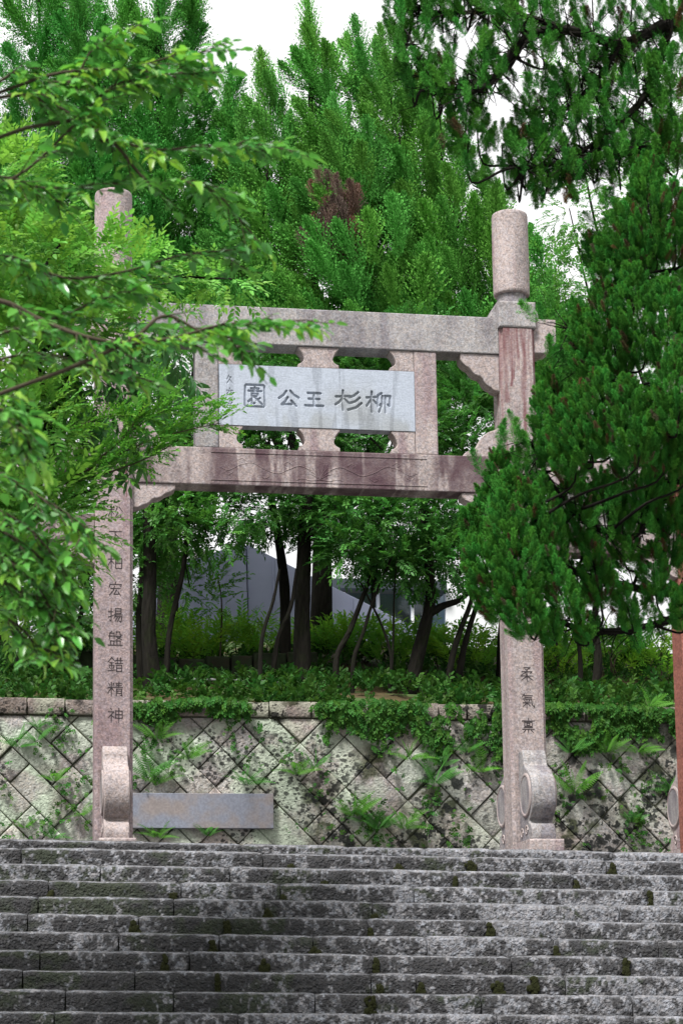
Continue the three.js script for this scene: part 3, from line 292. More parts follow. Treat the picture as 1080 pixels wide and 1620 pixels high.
// ------------------------------------------------------------------ gateway
const gate = thing('stone_gateway', 'tall granite memorial gateway with carved name plaque between round-topped posts', 'gateway');
const GD = 0.42; // depth of a post
const GLYPH = {
  yuan: [[[12, 12], [16, 8], [84, 8], [88, 12], [90, 88], [85, 93], [15, 93], [10, 88], [12, 12]], [[50, 16], [50, 31]], [[35, 22], [65, 22]], [[25, 32], [76, 32]], [[38, 41], [62, 41], [62, 52], [38, 52], [38, 41]], [[48, 54], [24, 74]], [[38, 65], [38, 84], [49, 79]], [[50, 57], [78, 84]], [[70, 59], [57, 68]]],
  gong: [[[40, 12], [28, 34], [8, 52]], [[58, 10], [70, 30], [94, 46]], [[46, 46], [36, 68], [20, 86], [76, 82]], [[62, 64], [82, 94]]],
  wang: [[[20, 18], [82, 18]], [[24, 50], [76, 50]], [[6, 87], [94, 87]], [[50, 18], [50, 87]]],
  shan: [[[4, 34], [54, 30]], [[30, 4], [30, 98]], [[30, 36], [18, 58], [2, 72]], [[31, 40], [50, 62]], [[86, 10], [72, 26], [54, 36]], [[92, 36], [76, 54], [54, 64]], [[98, 62], [78, 84], [48, 96]]],
  liu: [[[2, 32], [42, 28]], [[22, 4], [22, 98]], [[22, 36], [2, 70]], [[23, 40], [40, 58]], [[60, 10], [46, 20], [46, 70], [58, 60]], [[63, 22], [63, 60], [50, 96]], [[73, 22], [94, 22], [92, 68], [84, 62]], [[75, 22], [75, 98]]],
  song: [[[2, 30], [42, 28]], [[22, 4], [22, 98]], [[22, 36], [2, 70]], [[23, 40], [40, 60]], [[62, 14], [48, 48]], [[74, 12], [97, 42]], [[66, 46], [50, 84], [88, 80]], [[80, 64], [93, 94]]],
  xia: [[[8, 16], [92, 16]], [[48, 16], [48, 94]], [[52, 38], [76, 58]]],
  bai: [[[2, 30], [42, 28]], [[22, 4], [22, 98]], [[22, 36], [2, 70]], [[23, 40], [40, 60]], [[70, 8], [62, 22]], [[52, 24], [92, 24], [92, 92], [52, 92], [52, 24]], [[52, 56], [92, 56]]],
  hong: [[[50, 2], [50, 16]], [[10, 36], [14, 18], [90, 18], [84, 34]], [[18, 46], [84, 46]], [[44, 30], [36, 60], [10, 92]], [[58, 56], [40, 86], [80, 84]], [[68, 70], [86, 96]]],
  yang: [[[4, 28], [36, 28]], [[22, 4], [22, 92], [10, 82]], [[4, 64], [38, 52]], [[50, 6], [88, 6], [88, 38], [50, 38], [50, 6]], [[50, 22], [88, 22]], [[42, 48], [98, 48]], [[54, 48], [40, 72]], [[50, 60], [94, 60], [86, 98], [74, 90]], [[66, 62], [48, 90]], [[80, 62], [62, 96]]],
  pan: [[[26, 2], [18, 12]], [[14, 14], [12, 56]], [[14, 14], [42, 14], [42, 56]], [[4, 34], [50, 34]], [[58, 6], [54, 28]], [[58, 6], [80, 6], [82, 26], [96, 26]], [[54, 36], [88, 36], [56, 60]], [[58, 40], [94, 60]], [[18, 67], [82, 67], [82, 94]], [[18, 67], [18, 94]], [[40, 67], [40, 94]], [[61, 67], [61, 94]], [[2, 96], [98, 96]]],
  cuo: [[[26, 2], [2, 34]], [[26, 2], [48, 28]], [[14, 38], [40, 38]], [[8, 54], [44, 54]], [[26, 38], [26, 88]], [[12, 64], [18, 78]], [[40, 62], [34, 78]], [[2, 92], [48, 86]], [[52, 22], [98, 22]], [[64, 4], [64, 42]], [[84, 4], [84, 42]], [[48, 42], [100, 42]], [[58, 54], [92, 54], [92, 96], [58, 96], [58, 54]], [[58, 74], [92, 74]]],
  jing: [[[8, 14], [14, 30]], [[40, 12], [34, 30]], [[2, 40], [46, 40]], [[24, 4], [24, 98]], [[24, 42], [2, 76]], [[26, 44], [44, 66]], [[54, 14], [96, 14]], [[58, 26], [92, 26]], [[50, 38], [100, 38]], [[74, 2], [74, 38]], [[58, 50], [58, 98]], [[58, 50], [92, 50], [92, 94], [82, 92]], [[58, 64], [92, 64]], [[58, 78], [92, 78]]],
  shen: [[[20, 2], [28, 14]], [[4, 26], [40, 26], [6, 64]], [[24, 46], [24, 98]], [[28, 52], [44, 66]], [[52, 20], [96, 20], [96, 68], [52, 68], [52, 20]], [[52, 44], [96, 44]], [[74, 2], [74, 100]]],
  rou: [[[28, 6], [74, 6], [50, 22]], [[40, 18], [54, 28]], [[14, 34], [86, 34], [74, 46]], [[50, 34], [50, 54], [40, 50]], [[46, 36], [14, 56]], [[6, 64], [94, 64]], [[50, 54], [50, 100]], [[48, 66], [10, 94]], [[52, 66], [92, 94]]],
  qi: [[[28, 2], [12, 24]], [[26, 14], [86, 14]], [[28, 26], [78, 26]], [[18, 38], [78, 38], [80, 76], [98, 96], [98, 78]], [[28, 48], [34, 58]], [[62, 46], [56, 58]], [[16, 64], [72, 64]], [[44, 44], [44, 100]], [[42, 66], [16, 92]], [[46, 66], [70, 88]]],
  bing: [[[50, 0], [54, 10]], [[6, 16], [94, 16]], [[24, 24], [76, 24], [76, 54], [24, 54], [24, 24]], [[40, 32], [60, 32], [60, 46], [40, 46], [40, 32]], [[20, 62], [80, 62]], [[8, 74], [92, 74]], [[50, 74], [50, 100]], [[30, 80], [16, 96]], [[70, 80], [84, 96]]],
  shui: [[[50, 4], [50, 94], [40, 88]], [[10, 30], [40, 30], [10, 76]], [[84, 20], [60, 40]], [[54, 36], [92, 84]]],
  jiu: [[[40, 6], [14, 50]], [[36, 26], [72, 26], [16, 94]], [[50, 50], [90, 94]]],
  mu: [[[8, 34], [92, 34]], [[50, 4], [50, 96]], [[48, 38], [10, 80]], [[52, 38], [90, 80]]],
};
// painted characters down a post face: thin brush ribbons, 2.5 mm proud
function brush(list, size, z, wid) {
  const P = [], I = [];
  for (const [glyph, cx, cy, w = size, h = size] of list) for (const st of GLYPH[glyph]) {
    const pts = st.map(([a, b]) => [cx + (a / 100 - 0.5) * w, cy + (0.5 - b / 100) * h]);
    for (let i = 0; i + 1 < pts.length; i++) {
      const a = pts[i], b = pts[i + 1], dx = b[0] - a[0], dy = b[1] - a[1], l = Math.hypot(dx, dy) || 1, nx = -dy / l, ny = dx / l, ex = dx / l * wid * 0.3, ey = dy / l * wid * 0.3;
      const first = i === 0 ? 1.15 : 1, last = i + 2 === pts.length ? 0.62 : 1, o = P.length / 3;
      [[a[0] - ex, a[1] - ey, first * 0.5], [lerp(a[0], b[0], 0.5), lerp(a[1], b[1], 0.5), 0.45], [b[0] + ex, b[1] + ey, last * 0.5]].forEach(([x, y, k]) => { P.push(x + nx * wid * k, y + ny * wid * k, z, x - nx * wid * k, y - ny * wid * k, z); });
      for (let k = 0; k < 2; k++) I.push(o + k * 2, o + k * 2 + 1, o + k * 2 + 2, o + k * 2 + 1, o + k * 2 + 3, o + k * 2 + 2);
    }
  }
  const g = new THREE.BufferGeometry(); g.setAttribute('position', new THREE.Float32BufferAttribute(P, 3)); g.setIndex(I); g.computeVertexNormals(); return g;
}
const octa = (w, d, c) => [[-w / 2 + c, 0], [w / 2 - c, 0], [w / 2, -c], [w / 2, -d + c], [w / 2 - c, -d], [-w / 2 + c, -d], [-w / 2, -d + c], [-w / 2, -c]];
function column(outline, y0, y1, seg = 1) { // vertical prism of an outline in x,z
  const s = new THREE.Shape(outline.map((q) => new THREE.Vector2(q[0], -q[1]))), g = new THREE.ExtrudeGeometry(s, { depth: y1 - y0, bevelEnabled: false, steps: seg });
  g.rotateX(-Math.PI / 2); g.translate(0, y0, 0); return g;
}
function post(cx, y0, yTop, w, mat, tall, k) {
  // shaft with a fillet strip down both front edges (chamfer and step)
  const e = 0.035, o = [[-w / 2 + e, 0], [w / 2 - e, 0], [w / 2 - e, -0.02], [w / 2, -0.05], [w / 2, -GD + 0.05], [w / 2 - e, -GD + 0.02], [w / 2 - e, -GD], [-w / 2 + e, -GD], [-w / 2 + e, -GD + 0.02], [-w / 2, -GD + 0.05], [-w / 2, -0.05], [-w / 2 + e, -0.02]];
  const sh = boxUV(column(o, y0, yTop), 0.7, 0); sh.translate(cx, 0, 0); const p = part('post', sh, mat, gate);
  const bw = w + 0.03, bg = slab(rect(cx - bw / 2, yTop + 0.005, cx + bw / 2, yTop + 0.31), 0.015, GD + 0.03, 0.02); part('post_cap', boxUV(bg, k), stoneGrey, p);
  // little cloud wing at the sides of the cap
  for (const s of [-1, 1]) part('cap_wing', boxUV(slab([[cx + s * bw / 2, yTop + 0.12], [cx + s * (bw / 2 + 0.06), yTop + 0.16], [cx + s * (bw / 2 + 0.05), yTop + 0.23], [cx + s * bw / 2, yTop + 0.295]], -0.10, 0.22, 0.008), k), stoneGrey, p);
  const r = w * 0.5 + 0.004, zc = -GD / 2, neck = new THREE.CylinderGeometry(r * 0.80, r * 0.80, 0.16, 28); neck.translate(cx, yTop + 0.37, zc); part('neck', boxUVsoft(neck), stoneGrey, p);
  const pr = [[0, 0], [r * 0.93, 0], [r * 0.985, 0.012], [r, 0.04], [r * 1.012, tall * 0.5], [r, tall - 0.04], [r * 0.97, tall - 0.008], [r * 0.9, tall], [0, tall]].map((q) => new THREE.Vector2(q[0], q[1]));
  const c = new THREE.LatheGeometry(pr, 36); c.translate(cx, yTop + 0.44, zc); part('post_column', boxUVsoft(c), stonePink, p);
  return p;
}
function boxUVsoft(g) { // cylindrical uv in metres, smooth normals kept
  g.computeBoundingBox(); const b = g.boundingBox, cx = (b.min.x + b.max.x) / 2, cz = (b.min.z + b.max.z) / 2, r = (b.max.x - b.min.x) / 2, p = g.attributes.position, uv = g.attributes.uv;
  for (let i = 0; i < p.count; i++) { const u = uv.getX(i) * 2 * Math.PI * r; uv.setXY(i, u + cx, p.getY(i)); } return g;
}
const PX = [-4.37, -2.388, 2.07, 4.05], posts = [];
posts.push(post(PX[0], -0.4, 4.35, 0.40, stoneRed, 0.7, 0.3), post(PX[1], -0.3, 5.79, 0.40, stoneShaft(1, 0.4, [0.28, 0.225, 0.228]), 0.965, 0.7), post(PX[2], -0.3, 5.79, 0.40, stoneShaft(3, 1), 0.965, 1.3), post(PX[3], -0.4, 4.35, 0.40, stoneRed, 0.7, 1.9));
for (const [p, x, list] of [[posts[1], -2.375, [['song', 3.55], ['xia', 3.29], ['bai', 3.01], ['hong', 2.72], ['yang', 2.44], ['pan', 2.19], ['cuo', 1.91], ['jing', 1.65], ['shen', 1.37]]], [posts[2], 2.065, [['rou', 1.88], ['qi', 1.585], ['bing', 1.31]]]])
  for (const [c, y] of list) part('character', brush([[c, x, y]], 0.158, 0.0025, 0.0102), inkMat, p);

const BF = -0.06, X0 = -2.19, X1 = 1.872; // front of the beams, inner faces of the tall posts
// top beam, with stub ends outside the posts
part('beam', boxUV(slab(rect(X0, 5.5, X1, 5.925), BF, 0.30, 0.012), 0.4), stoneGrey, gate);
for (const [x, s] of [[2.268, 1], [-2.586, -1]]) part('beam_end', boxUV(slab([[x, 5.93], [x, 5.53], [x + s * 0.12, 5.53], [x + s * 0.22, 5.57, x + s * 0.262, 5.67], [x + s * 0.262, 5.93]], BF, 0.30, 0.012), 1.1), stonePink, gate);
// lower beam: sunk field with a carved vine
const beam = part('carved_beam', boxUV(slab(rect(X0, 3.905, X1, 4.32), BF, 0.30, 0.012), 4.1, -3.62), stoneStained, gate);
for (const r of [rect(-1.35, 3.955, 1.02, 3.967), rect(-1.35, 4.262, 1.02, 4.274)]) part('border_strip', boxUV(slab(r, BF + 0.006, 0.02, 0.003), 4.1, -3.62), stoneStained, beam);
{
  const vine = (pts, r) => { const g = limb(pts.map(([x, y]) => V(x, y, BF - 0.002)), r, r * 0.75, 6, 5); return g; }, list = [];
  for (const s of [-1, 1]) {
    const c = -0.165, q = [[0.10, 4.10], [0.22, 4.14], [0.34, 4.10], [0.46, 4.05], [0.60, 4.09], [0.74, 4.16], [0.88, 4.13], [1.0, 4.07], [1.08, 4.10]]; list.push(vine(q.map(([x, y]) => [c + s * x, y]), 0.007));
    for (const [x, y, a] of [[0.3, 4.15, 1], [0.55, 4.02, -1], [0.8, 4.18, 1], [0.95, 4.05, -1]]) list.push(vine([[c + s * x, y], [c + s * (x + 0.05), y + a * 0.03], [c + s * (x + 0.09), y + a * 0.005], [c + s * (x + 0.06), y - a * 0.012]], 0.006));
    for (let i = 0; i < 4; i++) list.push(vine([[c, 4.0], [c + s * (0.03 + i * 0.02), 4.05 + (3 - i) * 0.02], [c + s * (0.05 + i * 0.035), 4.06 + (3 - i) * 0.035]], 0.007));
    list.push(vine([[c, 3.995], [c + s * 0.1, 3.985], [c + s * 0.2, 4.0], [c + s * 0.26, 3.985]], 0.007));
  }
  part('vine_relief', boxUV(merge(list), 4.1, -3.62), stoneStained, beam);
}
// small uprights, plaque and the waisted blocks that hold it
for (const x of [-1.513, 0.905]) part('upright', boxUV(slab(rect(x, 4.322, x + 0.252, 5.498), BF - 0.015, 0.24, 0.012), x + 3), x > 0 ? stonePink : stoneGrey, gate);
const waist = (x0, x1, y0, y1, l = 1, r = 1) => {
  const d = 0.062, h = y1 - y0, o = [[x0, y0]]; o.push([x1, y0]);
  if (r) o.push([x1, y0 + h * 0.16], [x1 - d * 1.3, y0 + h * 0.30, x1 - d, y0 + h * 0.5], [x1 - d * 0.7, y0 + h * 0.78, x1, y1 - h * 0.1]); o.push([x1, y1], [x0, y1]);
  if (l) o.push([x0, y1 - h * 0.1], [x0 + d * 0.7, y0 + h * 0.78, x0 + d, y0 + h * 0.5], [x0 + d * 1.3, y0 + h * 0.30, x0, y0 + h * 0.16]);
  return boxUV(slab(o, BF - 0.02, 0.2, 0.008), x0 + 5);
};
for (const [y0, y1] of [[5.262, 5.498], [4.322, 4.578]]) { part('waisted_block', waist(-0.385, 0.065, y0, y1), stonePink, gate); part('waisted_block', waist(-1.258, -1.0, y0, y1, 0, 1), stonePink, gate); part('waisted_block', waist(0.635, 0.902, y0, y1, 1, 0), stonePink, gate); }
{ // plaque: the characters are cut into it
  const x0 = -1.257, x1 = 0.902, y0 = 4.58, y1 = 5.26, NX = 560, NY = 178, segs = [];
  const add = (name, cx, cy, w, h, r, dep) => { for (const st of GLYPH[name]) for (let i = 0; i + 1 < st.length; i++) { const f = ([a, b]) => [cx + (a / 100 - 0.5) * w, cy + (0.5 - b / 100) * h]; segs.push([...f(st[i]), ...f(st[i + 1]), r, dep]); } };
  add('yuan', -0.865, 4.918, 0.275, 0.285, 0.012, 0.024); add('gong', -0.495, 4.905, 0.25, 0.205, 0.0135, 0.024); add('wang', -0.215, 4.905, 0.225, 0.205, 0.0135, 0.024); add('shan', 0.165, 4.905, 0.30, 0.235, 0.0135, 0.024); add('liu', 0.505, 4.90, 0.285, 0.245, 0.0135, 0.024);
  add('jiu', -1.14, 5.09, 0.075, 0.10, 0.006, 0.008); add('mu', -1.14, 4.95, 0.075, 0.09, 0.006, 0.008); add('shui', -1.14, 4.80, 0.085, 0.11, 0.006, 0.008);
  const D = new Float32Array((NX + 1) * (NY + 1)), sx = (x1 - x0) / NX, sy = (y1 - y0) / NY;
  for (const [ax, ay, bx, by, r, dep] of segs) {
    const i0 = Math.max(0, Math.floor((Math.min(ax, bx) - 2.2 * r - x0) / sx)), i1 = Math.min(NX, Math.ceil((Math.max(ax, bx) + 2.2 * r - x0) / sx)), j0 = Math.max(0, Math.floor((Math.min(ay, by) - 2.2 * r - y0) / sy)), j1 = Math.min(NY, Math.ceil((Math.max(ay, by) + 2.2 * r - y0) / sy)), L2 = (bx - ax) ** 2 + (by - ay) ** 2 || 1e-6;
    for (let j = j0; j <= j1; j++) for (let i = i0; i <= i1; i++) { const x = x0 + i * sx, y = y0 + j * sy, t = clamp(((x - ax) * (bx - ax) + (y - ay) * (by - ay)) / L2), d = Math.hypot(x - ax - (bx - ax) * t, y - ay - (by - ay) * t), q = dep * (1 - sstep(r * 0.55, r * 1.15, d)); const n = j * (NX + 1) + i; if (q > D[n]) D[n] = q; }
  }
  const P = [], U = [], I = [];
  for (let j = 0; j <= NY; j++) for (let i = 0; i <= NX; i++) { P.push(x0 + i * sx, y0 + j * sy, BF - 0.012 - D[j * (NX + 1) + i]); U.push(i / NX, j / NY); }
  for (let j = 0; j < NY; j++) for (let i = 0; i < NX; i++) { const a = j * (NX + 1) + i, b = a + NX + 1; I.push(a, a + 1, b, a + 1, b + 1, b); }
  const g = new THREE.BufferGeometry(); g.setAttribute('position', new THREE.Float32BufferAttribute(P, 3)); g.setAttribute('uv', new THREE.Float32BufferAttribute(U, 2)); g.setIndex(I); g.computeVertexNormals();
  const bx = new THREE.BoxGeometry(x1 - x0, y1 - y0, 0.13); bx.translate((x0 + x1) / 2, (y0 + y1) / 2, BF - 0.012 - 0.03 - 0.065);
  const rim = new THREE.BoxGeometry(x1 - x0 - 0.002, 0.004, 0.034); const rims = [rim.clone().translate((x0 + x1) / 2, y0 + 0.002, BF - 0.03), rim.clone().translate((x0 + x1) / 2, y1 - 0.002, BF - 0.03)];
  const pl = part('plaque', boxUV(merge([bx, ...rims])), marble, gate); meta(pl, 'pale marble plaque with five large carved characters'); part('plaque_face', g, marble, pl);
}
// scrolled brackets in the corners
const lobed = (x, y, s, w, h, up) => { // x,y: inner corner at the post; s: +1 grows to the right; up: -1 hangs, +1 stands
  const f = (a, b) => [x + s * a * w, y + up * b * h], q = (a, b, c, d) => [...f(a, b), ...f(c, d)];
  return [f(0, 0), f(1, 0), f(1, 0.16), q(0.95, 0.30, 0.78, 0.38), f(0.72, 0.46), q(0.66, 0.58, 0.50, 0.60), f(0.43, 0.68), q(0.38, 0.84, 0.22, 0.90), q(0.15, 1.0, 0, 1)];
};
const flip = (o) => { let a = 0; o.forEach((q, i) => { const p = q.slice(-2), w = o[(i + 1) % o.length].slice(-2); a += p[0] * w[1] - w[0] * p[1]; }); return o; };
for (const [x, s] of [[X0, 1], [X1, -1]]) {
  part('bracket', boxUV(slab(flip(lobed(x, 5.498, s, 0.44, 0.42, -1)), BF - 0.02, 0.2, 0.01), x + 4), stonePink, gate);
  part('bracket', boxUV(slab(flip(lobed(x, 3.903, s, 0.46, 0.27, -1)), BF - 0.02, 0.2, 0.01), x + 4), stonePink, gate);
  part('standing_scroll', boxUV(slab([[x, 4.322], [x + s * 0.44, 4.322], [x + s * 0.42, 4.37, x + s * 0.34, 4.40], [x + s * 0.27, 4.43, x + s * 0.24, 4.50], [x + s * 0.20, 4.60, x + s * 0.08, 4.63], [x + s * 0.03, 4.65, x, 4.68]], BF - 0.03, 0.18, 0.01), x + 6), stonePink, gate);
}
// side bays: two beams and a panel
for (const [a, b] of [[PX[0] + 0.2, PX[1] - 0.2], [PX[2] + 0.2, PX[3] - 0.2]]) {
  part('side_beam', boxUV(slab(rect(a, 4.02, b, 4.33), BF, 0.28, 0.012), a + 7), stonePink, gate);
  part('side_beam', boxUV(slab(rect(a, 3.25, b, 3.55), BF, 0.28, 0.012), a + 8), stoneStained, gate);
  part('side_panel', boxUV(slab(rect(a + 0.3, 3.552, b - 0.3, 4.018), BF - 0.05, 0.14, 0.008), a + 9), stoneGrey, gate);
  for (const [x, s] of [[a, 1], [b, -1]]) part('bracket', boxUV(slab(flip(lobed(x, 3.248, s, 0.36, 0.24, -1)), BF - 0.02, 0.2, 0.01), x + 4), stonePink, gate);
}
// drum stones before and behind every post
{
  const q = [[0, 0.09], [0.50, 0.09], [0.50, 0.10], [0.52, 0.20, 0.44, 0.26], [0.36, 0.29, 0.40, 0.31], [0.56, 0.40, 0.545, 0.58], [0.53, 0.74, 0.40, 0.83], [0.34, 0.86, 0.31, 0.87], [0.22, 0.90, 0.215, 0.99], [0.20, 1.04, 0.16, 1.08], [0.02, 1.08], [0, 1.06]];
  const prof = slab(q, 0.13, 0.26, 0.016); prof.rotateY(-Math.PI / 2); // outline x -> z
  const body = boxUV(prof.clone(), 0.2), foot = boxUV(slab(rect(-0.19, -0.12, 0.19, 0.085), 0.60, 0.62, 0.018), 0.9);
  const ring = new THREE.TorusGeometry(0.20, 0.022, 8, 36); ring.scale(0.98, 1.08, 1); ring.rotateY(Math.PI / 2);
  const disc = new THREE.CylinderGeometry(0.19, 0.20, 0.026, 32); disc.rotateZ(Math.PI / 2); disc.scale(1, 1.08, 0.98);
  const curl = (r0, n) => limb(Array.from({ length: n }, (_, i) => { const t = i / (n - 1), a = t * 9.5; return V(0, Math.sin(a) * r0 * (1 - 0.82 * t), Math.cos(a) * r0 * (1 - 0.82 * t)); }), 0.011, 0.006, 5, 3);
  const scroll = curl(0.06, 16);
  const mats = [stonePink, stoneGrey];
  posts.forEach((p, i) => { for (const s of [1, -1]) {
    const d = part('drum_stone', body, mats[i % 2 ? 0 : 1], gate); d.position.set(PX[i], -0.06, s > 0 ? 0 : -GD); if (s < 0) d.rotation.y = Math.PI;
    part('foot_slab', foot, stonePink, d);
    for (const e of [-1, 1]) {
      const r = part('drum_ring', ring, stonePink, d); r.position.set(e * 0.13, 0.575, 0.30); const m = part('drum_disc', disc, stoneGrey, d); m.position.set(e * 0.132, 0.575, 0.30);
      for (const [z, y] of [[0.10, 0.185], [0.29, 0.20]]) { const c = part('scroll', scroll, stonePink, d); c.position.set(e * 0.131, y, z); }
    }
  } });
}
// ------------------------------------------------------------------ plants
const leafMat = (r, g, b, tr = 0.35, coat = 0.25, cr = 0.4) => new THREE.MeshPhysicalMaterial({ color: new THREE.Color().setRGB(r, g, b), roughness: 1, transmission: tr, thickness: 0, clearcoat: coat, clearcoatRoughness: cr, specularIntensity: 0.15, side: THREE.DoubleSide });
const barkTex = texture(256, 512, 0.5, 1, (u, v) => { const n = fbm(u * 26, v * 7, 4, 201), m = sstep(0.5, 0.7, fbm(u * 8, v * 6, 4, 205)); return [0.010 * (0.35 + 1.3 * n), lerp(0.009, 0.011, m) * (0.35 + 1.3 * n), lerp(0.007, 0.006, m) * (0.35 + 1.3 * n)]; });
const barkBump = texture(256, 512, 0.5, 1, (u, v) => fbm(u * 26, v * 7, 4, 201), false);
const bark = std({ roughness: 1, map: scaled(barkTex, 0.5, 1), bumpMap: scaled(barkBump, 0.5, 1), bumpScale: 0.02 });
const twigMat = std({ roughness: 0.9, color: new THREE.Color().setRGB(0.055, 0.045, 0.03) });
const tint = (rnd, v = 0.25, h = 0.12) => { const f = 1 + (rnd() - 0.5) * 2 * v, y = (rnd() - 0.5) * 2 * h; return new THREE.Color().setRGB(f * (1 + y * 1.4), f, f * (1 - y)); };
// one leaf: base at the origin, along +x, face up +y
function leafGeo(len, wid, fold = 0.25, droop = 0.12, widest = 0.45) {
  const L = len, w = wid / 2, P = [0, 0, 0, L * widest * 0.75, -droop * L * 0.1, 0, L * 0.78, -droop * L * 0.5, 0, L, -droop * L, 0, L * widest * 0.7, fold * w - droop * L * 0.1, w, L * 0.78, fold * w * 0.6 - droop * L * 0.5, w * 0.62, L * widest * 0.7, fold * w - droop * L * 0.1, -w, L * 0.78, fold * w * 0.6 - droop * L * 0.5, -w * 0.62];
  const g = new THREE.BufferGeometry(); g.setAttribute('position', new THREE.Float32BufferAttribute(P, 3)); g.setIndex([0, 4, 1, 1, 4, 5, 1, 5, 2, 2, 5, 3, 0, 1, 6, 1, 7, 6, 1, 2, 7, 2, 3, 7]); g.computeVertexNormals(); return g;
}
function frame(pos, dir, upHint, s = 1) { // matrix whose +x is dir and +y is near upHint
  const x = dir.clone().normalize(), z = x.clone().cross(upHint).normalize(); if (!(z.lengthSq() > 0.5)) z.set(0, 0, 1); const y = z.clone().cross(x);
  return new THREE.Matrix4().makeBasis(x.multiplyScalar(s), y.multiplyScalar(s), z.multiplyScalar(s)).setPosition(pos);
}
const jit = (rnd, k) => V((rnd() - 0.5) * k, (rnd() - 0.5) * k, (rnd() - 0.5) * k);
// a leafy twig: stalk along +x with alternate leaves
function sprayGeo(rnd, n, len, leaf, o = {}) {
  const list = [], lg = leafGeo(leaf, leaf * (o.ratio || 0.48), 0.25, o.droop || 0.15);
  const bend = o.bend || 0.12;
  for (let i = 0; i < n; i++) {
    const t = 0.12 + 0.88 * (i + rnd() * 0.6) / n, s = i % 2 ? 1 : -1, pos = V(t * len, -bend * t * t * len, s * 0.01 * len), last = i === n - 1;
    const dir = last ? V(1, -0.3, 0) : V(0.55 + rnd() * 0.5, (rnd() - 0.5) * 0.7 - (o.hang || 0), s * (0.75 + rnd() * 0.3));
    list.push(lg.clone().applyMatrix4(frame(pos, dir, V(0, 1, 0).add(jit(rnd, 1.1)), 0.75 + rnd() * 0.5)));
  }
  if (!o.bare) list.push(limb([V(0, 0, 0), V(len * 0.5, -bend * 0.25 * len, 0), V(len, -bend * len, 0)], leaf * 0.035, leaf * 0.015, 3, 2));
  return merge(list);
}
// conifer plume along +y: side sprigs, each a row of slender scale-leaf blades
function plumeGeo(rnd, subs, blades, o) {
  const P = [], I = [], tri = (a, b, c) => { const k = P.length / 3; P.push(a.x, a.y, a.z, b.x, b.y, b.z, c.x, c.y, c.z); I.push(k, k + 1, k + 2); };
  const R = o.r, up = o.up ?? 0.75, bl = o.blade, bw = o.width;
  for (let s = 0; s < subs; s++) {
    const t = Math.pow((s + rnd()) / subs, 0.9), a = s * 2.39996 + rnd() * 0.6, prof = t < 0.25 ? 0.45 + 2.2 * t : Math.pow((1 - t) / 0.75, 0.8), sl = Math.max(0.07, R * prof * (0.8 + rnd() * 0.5)) * (1.15 + 0.35 * t);
    const out = V(Math.cos(a), 0, Math.sin(a)), dir = out.clone().multiplyScalar(1 - up * (0.55 + 0.45 * t)).add(V(0, up + 0.25 * t, 0)).add(jit(rnd, 0.25)).normalize(), base = V(0, t * 0.92, 0).addScaledVector(out, 0.01);
    const q = dir.clone().cross(V(rnd() - 0.5, rnd() - 0.5, rnd() - 0.5)).normalize(), w = dir.clone().cross(q);
    for (let b = 0; b < blades; b++) {
      const u = (b + rnd()) / blades, pos = base.clone().addScaledVector(dir, sl * u), an = b * 2.4 + rnd(), side = q.clone().multiplyScalar(Math.cos(an)).addScaledVector(w, Math.sin(an));
      const d = dir.clone().multiplyScalar(0.85).addScaledVector(side, (o.fuzz ?? 0.62) - 0.3 * u).normalize(), l = bl * (0.7 + 0.6 * rnd()) * (1 - 0.35 * u), c = d.clone().cross(V(rnd() - 0.5, rnd() - 0.5, rnd() - 0.5)).normalize().multiplyScalar(bw * (0.7 + 0.6 * rnd()));
      const m = pos.clone().addScaledVector(d, l * 0.45), tip = pos.clone().addScaledVector(d, l); tri(pos, m.clone().add(c), tip); tri(pos, tip, m.clone().sub(c));
    }
  }
  const g = new THREE.BufferGeometry(); g.setAttribute('position', new THREE.Float32BufferAttribute(P, 3)); g.setIndex(I); g.computeVertexNormals(); return g;
}
const upMatrix = (pos, dir, spin, s, sr = s) => { const y = dir.clone().normalize(), x = V(Math.cos(spin), 0.01, Math.sin(spin)).cross(y).normalize(), z = x.clone().cross(y); return new THREE.Matrix4().makeBasis(x.multiplyScalar(sr), y.multiplyScalar(s), z.multiplyScalar(sr)).setPosition(pos); };

